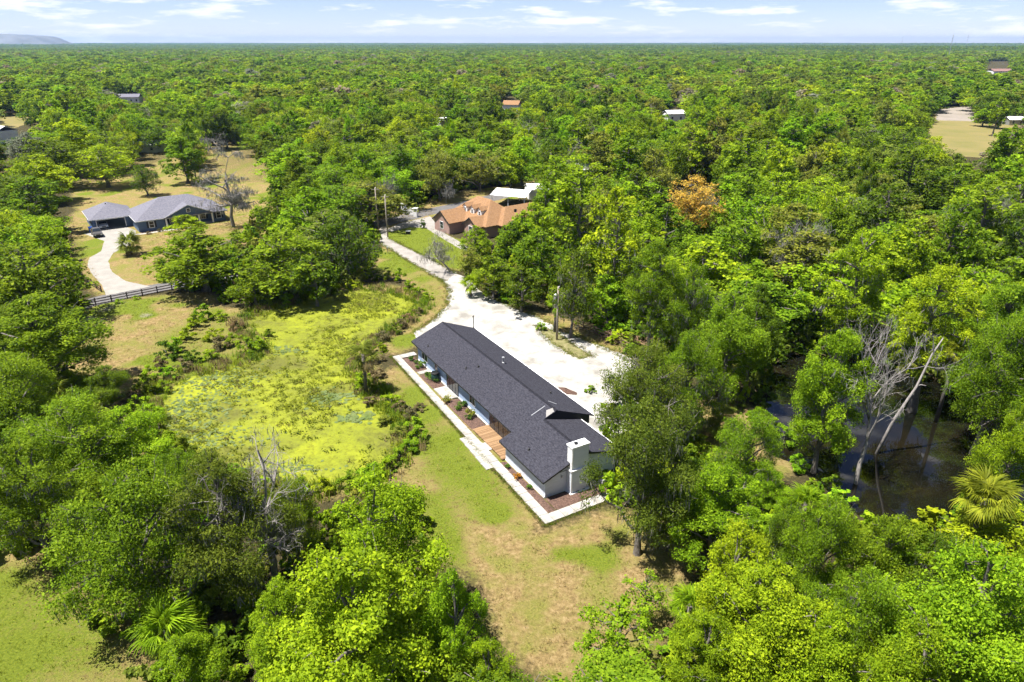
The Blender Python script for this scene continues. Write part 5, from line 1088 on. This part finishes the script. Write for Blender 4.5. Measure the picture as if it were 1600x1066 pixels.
def palm_proto(seed):
    rng = np.random.default_rng(seed); Vs, Fs, Ts, b = [], [], [], 0
    for i, (el, az, sc) in enumerate(frond_angles(rng, 22)):
        fm = frond_mesh(i % 3); v = np.array([q.co[:] for q in fm.vertices]); f = np.array([q.vertices[:] for q in fm.polygons]); rm = np.array(Euler((rng.normal(0, .25), -el, az)).to_matrix()); v = v @ rm.T * sc * 1.1 + np.array([0, 0, 7.0]); Vs.append(v); Fs.append(f + b); b += len(v); Ts.append(np.full(len(v), rng.uniform(.2, .8))); bpy.data.meshes.remove(fm)
    nl = sum(len(f) for f in Fs); V2, F2 = tubes_np([(np.array([[0, 0, -.2], [.1, 0, 3.5], [0, 0, 7.0]]), np.array([.22, .18, .2]))], 6); Vs.append(V2); Fs.append(F2 + b); Ts.append(np.full(len(V2), .5))
    return bpy.data.objects.new('palm', mesh_np('palm_tree', np.concatenate(Vs), [np.concatenate(Fs)], [M['leaf_i'], M['bark']], np.concatenate([np.zeros(nl, np.int32), np.ones(len(F2), np.int32)]), attrs={'tint': ('FLOAT', np.concatenate(Ts))})), 8., 2.4
PRO += [bare_proto(1), bare_proto(2), palm_proto(3)]
PH = np.array([p[1] for p in PRO]); PRr = np.array([p[2] for p in PRO])
m_ = len(rest); pi = kind[rest] * 2 + NPR.integers(0, 2, m_); uu = NPR.uniform(0, 1, m_); pi = np.where(uu < .035, 6, np.where(uu < .06, 7, np.where(uu < .11, 8, pi))); rr[rest] = np.where(pi == 8, 2.6, np.where(pi >= 6, 4.5, rr[rest])); sxy = NPR.uniform(.85, 1.15, (m_, 2))
scatter('woodland', np.stack([X[rest], Y[rest], np.zeros(m_)], 1), pi, NPR.uniform(0, 6.28, m_), np.stack([rr[rest] / PRr[pi] * sxy[:, 0], rr[rest] / PRr[pi] * sxy[:, 1], hh[rest] / PH[pi]], 1), tonevar(tn[rest]), [p[0] for p in PRO], 'mass of mixed green trees filling the wood beyond the nearer trees', 'woodland')
# undergrowth on the floor of the wood
UX, UY = jitter_grid(-150, 150, 14, 230, 2.3); kp = np.abs(UX) < UY * .82 + 15; UX, UY = UX[kp], UY[kp]; ur = NPR.uniform(.8, 1.9, len(UX)); uh = NPR.uniform(.7, 3.4, len(UX))
ok = free(UX, UY, ur, uh, thin=True) & ~inpoly(UX, UY, CREEK) & ~inpoly(UX, UY, POND) & ~(inpoly(UX, UY, P2((-60, 330), (-60, 200), (80, 168), (280, 185), (420, 260), (430, 330), (330, 400))) & (NPR.uniform(0, 1, len(UX)) < .9)); ok &= ~inpoly(UX, UY, P2((590, 350), (720, 300), (880, 275), (880, 330), (720, 400)))
UX, UY, ur, uh = UX[ok], UY[ok], ur[ok], uh[ok]; m_ = len(UX); up = [proto_far('shrub', s, .30, 1.9, 'bush', False) for s in (61, 62, 63)]; pi = NPR.integers(0, 3, m_)
scatter('undergrowth', np.stack([UX, UY, np.zeros(m_) - .05], 1), pi, NPR.uniform(0, 6.28, m_), np.stack([ur / 1.3, ur / 1.3, uh / 2.2], 1), tonevar(NPR.choice([0, 1, 1, 2, 2, 3, 4], m_)), [p[0] for p in up], 'low green undergrowth on the forest floor', 'undergrowth')
# far forest
def ring(d0, d1, sp):
    X, Y = jitter_grid(-d1 * .86, d1 * .86, d0 * .6, d1, sp); d = np.hypot(X, Y); k = (Y > d0 - NPR.uniform(0, sp, len(X))) & (Y < d1) & (np.abs(X) < Y * .80 + 20); return X[k], Y[k]
X1, Y1 = ring(400, 1000, 10.5); X2, Y2 = ring(1000, 2600, 13)
FXa, FYa = np.concatenate([X1, X2]), np.concatenate([Y1, Y2]); m_ = len(FXa); big = np.concatenate([np.ones(len(X1)), np.full(len(X2), 1.3)])
fk = NPR.choice(3, m_, p=[.45, .35, .2]); fh = np.array([12.5, 12.5, 15])[fk] * NPR.uniform(.75, 1.2, m_); fr_ = np.array([8.6, 7.2, 6.])[fk] * NPR.uniform(.8, 1.3, m_) * big
ok = free(FXa, FYa, fr_, fh); ok &= ~((field(FXa, FYa, .012, 9) > 1.55) & (FYa < 1200)); FXa, FYa, fk, fh, fr_ = (a[ok] for a in (FXa, FYa, fk, fh, fr_)); m_ = len(FXa)
FP = [proto_far(k, s, .036, 5.4, 'far_tree', False) for k in kname for s in SEEDS[k][:2]]; FH = np.array([p[1] for p in FP]); FRr = np.array([p[2] for p in FP]); pi = fk * 2 + NPR.integers(0, 2, m_)
tv = NPR.uniform(-.08, 1, m_) + .2 * field(FXa, FYa, .02, 5) + .14 * field(FXa, FYa, .006, 6); ft = np.select([tv < .18, tv < .50, tv < .70, tv < .86, tv < 1.10], [0, 1, 2, 3, 4], 7); ft[NPR.uniform(0, 1, m_) < .035] = 6
scatter('distant_forest', np.stack([FXa, FYa, np.zeros(m_)], 1), pi, NPR.uniform(0, 6.28, m_), np.stack([fr_ / FRr[pi], fr_ / FRr[pi], fh / FH[pi]], 1), tonevar(ft), [p[0] for p in FP], 'endless green forest canopy spreading to the horizon', 'forest')
# groves on the horizon: each instance a patch of many crowns
def grove(seed, size=90., n=90):
    rng = np.random.default_rng(seed); cl = np.stack([rng.uniform(-size / 2, size / 2, n), rng.uniform(-size / 2, size / 2, n), rng.uniform(6, 11, n), rng.uniform(4.5, 8, n)], 1)
    V, F, ti = leaves(rng, cl, 2600, 3.4); return bpy.data.objects.new('grove', mesh_np('grove', V, [F], [M['leaf_i']], attrs={'tint': ('FLOAT', ti)}))
X3, Y3 = ring(2580, 6000, 75); X4, Y4 = ring(5900, 16300, 150)
FXb, FYb = np.concatenate([X3, X4]), np.concatenate([Y3, Y4]); m_ = len(FXb); sc = np.concatenate([np.ones(len(X3)), np.full(len(X4), 1.9)]); hz_ = NPR.uniform(.75, 1.2, m_) * (1 + .25 * field(FXb, FYb, .0016, 12).clip(-1, 1.5))
ft = NPR.choice([0, 0, 7], m_)  # dark and bluish leaf tones only, distance haze put into the colour
scatter('horizon_forest', np.stack([FXb, FYb, np.zeros(m_)], 1), NPR.integers(0, 3, m_), NPR.uniform(0, 6.28, m_), np.stack([sc, sc, hz_ * np.where(sc > 1, 1.25, 1)], 1), tonevar(ft), [grove(s) for s in (81, 82, 83)], 'bluish band of far forest along the horizon', 'forest')

# --- grass and water weeds
def tuft(seed, nb, h, spread, w):
    rng = np.random.default_rng(seed); V = []; F = []; ti = []
    for i in range(nb):
        a = rng.uniform(0, 6.28); x, y = rng.normal(0, spread, 2); l = h * rng.uniform(.5, 1.2); lean = rng.uniform(.15, .9) * l; b = len(V); c, s = math.cos(a), math.sin(a); ww = w * rng.uniform(.6, 1.3)
        V += [(x - s * ww, y + c * ww, 0), (x + s * ww, y - c * ww, 0), (x + c * lean * .4 + s * ww * .8, y + s * lean * .4 - c * ww * .8, l * .6), (x + c * lean * .4 - s * ww * .8, y + s * lean * .4 + c * ww * .8, l * .6), (x + c * lean, y + s * lean, l)]
        F += [(b, b + 1, b + 2, b + 3)]; ti += [rng.uniform(.2, .9)] * 5
        F += [(b + 3, b + 2, b + 4, b + 4)]
    q = [f for f in F if f[2] != f[3]]; t3 = [f[:3] for f in F if f[2] == f[3]]
    return bpy.data.objects.new('tuft', mesh_np('tuft', np.array(V), [np.array(q), np.array(t3)], [M['leaf_i']], attrs={'tint': ('FLOAT', np.array(ti))}))
def zone_at(x, y, Z):
    i = np.clip(np.searchsorted(xs, x), 0, nx - 1); j = np.clip(np.searchsorted(ys, y), 0, ny - 1); return Z[j, i]
GXp, GYp = jitter_grid(-105, 45, 18, 175, .62); keep = ~inpoly(GXp, GYp, POND)
zl_, zd_ = zone_at(GXp, GYp, lawn), zone_at(GXp, GYp, dry); keep &= (np.maximum(zl_, zd_ * .55) > NPR.uniform(.15, 1.0, len(GXp)))
def hx(poly):  # house-frame polygon to world
    return [tuple(on_house(*p)[:2]) for p in poly]
for poly in (hx([(-2.6, -3.4), (39, -3.8), (39, 12), (-2.6, 12)]), P2((690, 436), (702, 455), (699, 478), (676, 500), (648, 520), (655, 545), (935, 700), (1040, 590), (930, 538), (842, 496), (762, 463), (700, 422)), P2((592, 356), (594, 380), (694, 440), (712, 428), (606, 372))): keep &= ~inpoly(GXp, GYp, poly)
keep &= ~inpoly(GXp, GYp, [(-98, 152), (-91, 158.6), (-82, 141), (-64.5, 115.6), (-70, 110.5), (-86, 134)]) & ~inpoly(GXp, GYp, [(-85.6, 152), (-69, 164), (-80, 176), (-108, 168), (-97, 156)]) & ~inpoly(GXp, GYp, P2((60, 492), (149, 464), (300, 434), (300, 449), (149, 478), (60, 512)))
GXp, GYp, zl_, zd_ = GXp[keep], GYp[keep], zl_[keep], zd_[keep]; m_ = len(GXp)
gt = np.where((zl_ * 1.1 > NPR.uniform(0, 1, m_))[:, None], np.array([(.15, .185, .016)]), np.array([(.29, .225, .09)])) * NPR.uniform(.75, 1.25, (m_, 1))
gs = NPR.uniform(.5, 1.4, m_) * np.where(zd_ > zl_, 1.15, .9)
scatter('grass', np.stack([GXp, GYp, zone_at(GXp, GYp, GZ) - .01], 1), NPR.integers(0, 3, m_), NPR.uniform(0, 6.28, m_), np.stack([gs, gs, gs * NPR.uniform(.6, 1.1, m_)], 1), gt, [tuft(s, 16, .16, .2, .016) for s in (1, 2, 3)], 'short green and dry grass tufts over the lawns and clearing', 'grass')
def edge_points(poly, step, spread):
    P = []
    for i in range(len(poly)):
        a = np.array(poly[i]); b = np.array(poly[(i + 1) % len(poly)]); k = max(1, int(np.linalg.norm(b - a) / step)); P.append(a + (b - a) * NPR.uniform(0, 1, (k, 1)))
    P = np.concatenate(P); return P + NPR.normal(0, spread, P.shape)
ep = np.concatenate([edge_points(P2((690, 436), (702, 455), (699, 478), (676, 500), (648, 520), (676, 500), (699, 478), (702, 455)), .10, .35), edge_points(P2((1040, 590), (985, 556), (930, 538), (880, 518), (842, 496), (800, 480), (762, 463), (738, 440), (762, 463), (842, 496), (930, 538)), .10, .4), edge_points(P2((838, 508), (866, 518), (926, 556), (906, 561), (868, 540), (846, 522)), .06, .35), edge_points(hx([(-2.6, -2.2), (39.0, -3.25), (39.0, -3.25), (-2.6, -2.2)]), .08, .10), edge_points(hx([(38.85, -3.2), (38.85, 7), (38.85, -3.2)]), .08, .10), edge_points(P2((594, 380), (625, 400), (662, 422), (694, 440), (662, 422), (625, 400)), .12, .3), edge_points(P2((606, 372), (640, 389), (690, 414), (712, 428), (690, 414), (640, 389)), .12, .3)]); m_ = len(ep); es = NPR.uniform(.5, 1.3, m_)
scatter('edge_weeds', np.stack([ep[:, 0], ep[:, 1], np.zeros(m_)], 1), NPR.integers(0, 3, m_), NPR.uniform(0, 6.28, m_), np.stack([es, es, es], 1), np.array([(.10, .17, .012), (.16, .20, .02), (.22, .18, .08)])[NPR.integers(0, 3, m_)], [tuft(s, 14, .16, .12, .016) for s in (7, 8, 9)], 'weeds and grass creeping over the edges of the drive and path', 'weeds')
# reeds and weeds on the banks and in the pond
pa = np.array(POND); lo, hi_ = pa.min(0) - 5, pa.max(0) + 5
WXp, WYp = jitter_grid(lo[0], hi_[0], lo[1], hi_[1], .6); ins = inpoly(WXp, WYp, POND); bank = blur(pond_in, 9); bz = zone_at(WXp, WYp, bank)
keep = ((bz > .06) & (bz < .62) & (NPR.uniform(0, 1, len(WXp)) < .5)) & ~inpoly(WXp, WYp, hx([(-2.6, -4.2), (39, -4.4), (39, 12), (-2.6, 12)])); WXb, WYb = WXp[keep], WYp[keep]; m_ = len(WXb)
wt = np.array([(.13, .21, .015), (.19, .24, .02), (.20, .165, .07), (.10, .17, .015), (.22, .17, .08)])[np.clip((field(WXb, WYb, .35, 3) * 1.3 + 2 + NPR.normal(0, .8, m_)).astype(int), 0, 4)]; ws = NPR.uniform(.6, 1.5, m_)
scatter('bank_reeds', np.stack([WXb, WYb, zone_at(WXb, WYb, GZ) - .02], 1), NPR.integers(0, 3, m_), NPR.uniform(0, 6.28, m_), np.stack([ws, ws, ws], 1), wt, [tuft(s, 26, .75, .24, .035) for s in (4, 5, 6)], 'green and brown weeds crowding the pond banks', 'reeds')
keep = ins & (field(WXp, WYp, .3, 7) + NPR.normal(0, .7, len(WXp)) > .45); WXc, WYc = WXp[keep], WYp[keep]; m_ = len(WXc); ws = NPR.uniform(.5, 1.3, m_)
wt = np.array([(.13, .16, .012), (.18, .21, .012), (.10, .125, .015), (.12, .11, .03)])[NPR.choice(4, m_, p=[.4, .32, .18, .1])]
def rosette(seed):
    rng = np.random.default_rng(seed); n = 22; a = rng.uniform(0, 6.28, n); P = np.stack([rng.normal(0, .26, n), rng.normal(0, .26, n), rng.uniform(.02, .2, n)], 1); t = np.stack([np.cos(a), np.sin(a), rng.normal(.1, .3, n)], 1); b = unit(np.stack([-np.sin(a), np.cos(a), rng.normal(0, .3, n)], 1))
    V, F, ti = leaf_quads(P, t, b, rng.uniform(.12, .26, n), .7, rng.uniform(.2, .8, n)); return bpy.data.objects.new('rosette', mesh_np('rosette', V, [F], [M['leaf_i']], attrs={'tint': ('FLOAT', ti)}))
scatter('pond_weed', np.stack([WXc, WYc, np.full(m_, -.21)], 1), NPR.integers(0, 3, m_), NPR.uniform(0, 6.28, m_), np.stack([ws, ws, ws], 1), wt, [rosette(s) for s in (1, 2, 3)], 'floating water weed clumps in the duckweed pond', 'water weed')
# lily pads: pale sheets at the left bank, dark clumps at the right
LV = []; LF = []
def pads(px, py, n, sx, sy, smin, smax):
    c = at(px, py)
    for _ in range(n):
        x, y = c.x + NPR.normal(0, sx), c.y + NPR.normal(0, sy)
        if not inpoly(np.array([x]), np.array([y]), POND)[0]: continue
        r = NPR.uniform(smin, smax); z = -.205 + NPR.uniform(0, .05); b = len(LV); tx, ty = NPR.normal(0, .08, 2); a0 = NPR.uniform(0, 6.28)
        ring_ = [(x + r * math.cos(a0 + k * .84), y + r * math.sin(a0 + k * .84), z + r * (tx * math.cos(a0 + k * .84) + ty * math.sin(a0 + k * .84))) for k in range(8)]
        LV.extend([(x, y, z)] + ring_); LF.extend([(b, b + 1 + k, b + 2 + k) for k in range(7)])
for a in ((290, 640, 520, 3.2, 3.5, .12, .24), (330, 590, 260, 3, 1.6, .12, .22), (320, 685, 200, 3, 1.6, .12, .22), (515, 618, 90, 1.6, 1.0, .2, .34), (555, 650, 70, 1.3, .7, .22, .36), (440, 545, 50, 1.6, .8, .2, .3), (430, 730, 120, 3.5, .8, .12, .2)): pads(*a)
M['lily'] = mat('lily_pad', (.083, .120, .026), .3, (.128, .158, .053), .6, spec=.5)
lp = obj('lily_pads', mesh_np('lily_pads', np.array(LV), [np.array(LF)], M['lily'])); tag(lp, 'shiny round lily pads floating in groups on the pond', 'lily pads', kind='stuff')

# ------------------------------------------------------------------ labels that single out each tree and shrub
LMK = {'the brick house': (755, 340), 'the blue house': (240, 335), 'the orange tree': (1085, 305), 'the creek': (1370, 700), 'the white chimney': (907, 730), 'the pond': (430, 620), 'the mossy bare tree': (360, 270), 'the golden palm': (1545, 765), 'the tall mast': (1484, 90), 'the far field': (1500, 195), 'the driveway pole': (870, 490), 'the corner lawn': (80, 980), 'the white carport': (805, 312), 'the dry field': (190, 560)}
def ordinal(k):
    w = ['', 'second ', 'third ', 'fourth ', 'fifth ', 'sixth ', 'seventh ', 'eighth ', 'ninth ', 'tenth ', 'eleventh ', 'twelfth ']; return w[k] if k < 12 else '%dth ' % (k + 1) if (k + 1) % 10 not in (1, 2, 3) else '%d%s ' % (k + 1, {1: 'st', 2: 'nd', 3: 'rd'}[(k + 1) % 10])
cls = {}
for o, look, x, y, z in AUTO:
    px, py, _ = seen(x, y, z); nm, (lx, ly) = min(LMK.items(), key=lambda kv: math.hypot(kv[1][0] - px, (kv[1][1] - py) * 1.3)); dx, dy = px - lx, py - ly
    rel = ('left of' if dx < 0 else 'right of') if abs(dx) > abs(dy) else ('above' if dy < 0 else 'below')
    cls.setdefault((look, rel, nm), []).append((math.hypot(dx, dy), o))
for (look, rel, nm), L_ in cls.items():
    for k, (_, o) in enumerate(sorted(L_, key=lambda q: q[0])): o['label'] = '%s, %snearest of its kind %s %s' % (look, ordinal(k), rel, nm)

# ------------------------------------------------------------------ haze
hb = MB().box(-14500, 14500, -400, 16500, -6, 135).build('haze', None); tag(hb, 'thin bluish summer haze over the far forest', 'haze', kind='stuff')
hm = bpy.data.materials.new('haze_air'); hm.use_nodes = True; t = hm.node_tree; t.nodes.clear(); o_ = N(t, 'ShaderNodeOutputMaterial'); pv = N(t, 'ShaderNodeVolumePrincipled')
pv.inputs['Color'].default_value = (.36, .58, 1.0, 1); pv.inputs['Density'].default_value = 5e-5; pv.inputs['Density Attribute'].default_value = ''; pv.inputs['Anisotropy'].default_value = .2
t.links.new(pv.outputs['Volume'], o_.inputs['Volume']); hb.data.materials.clear(); hb.data.materials.append(hm)
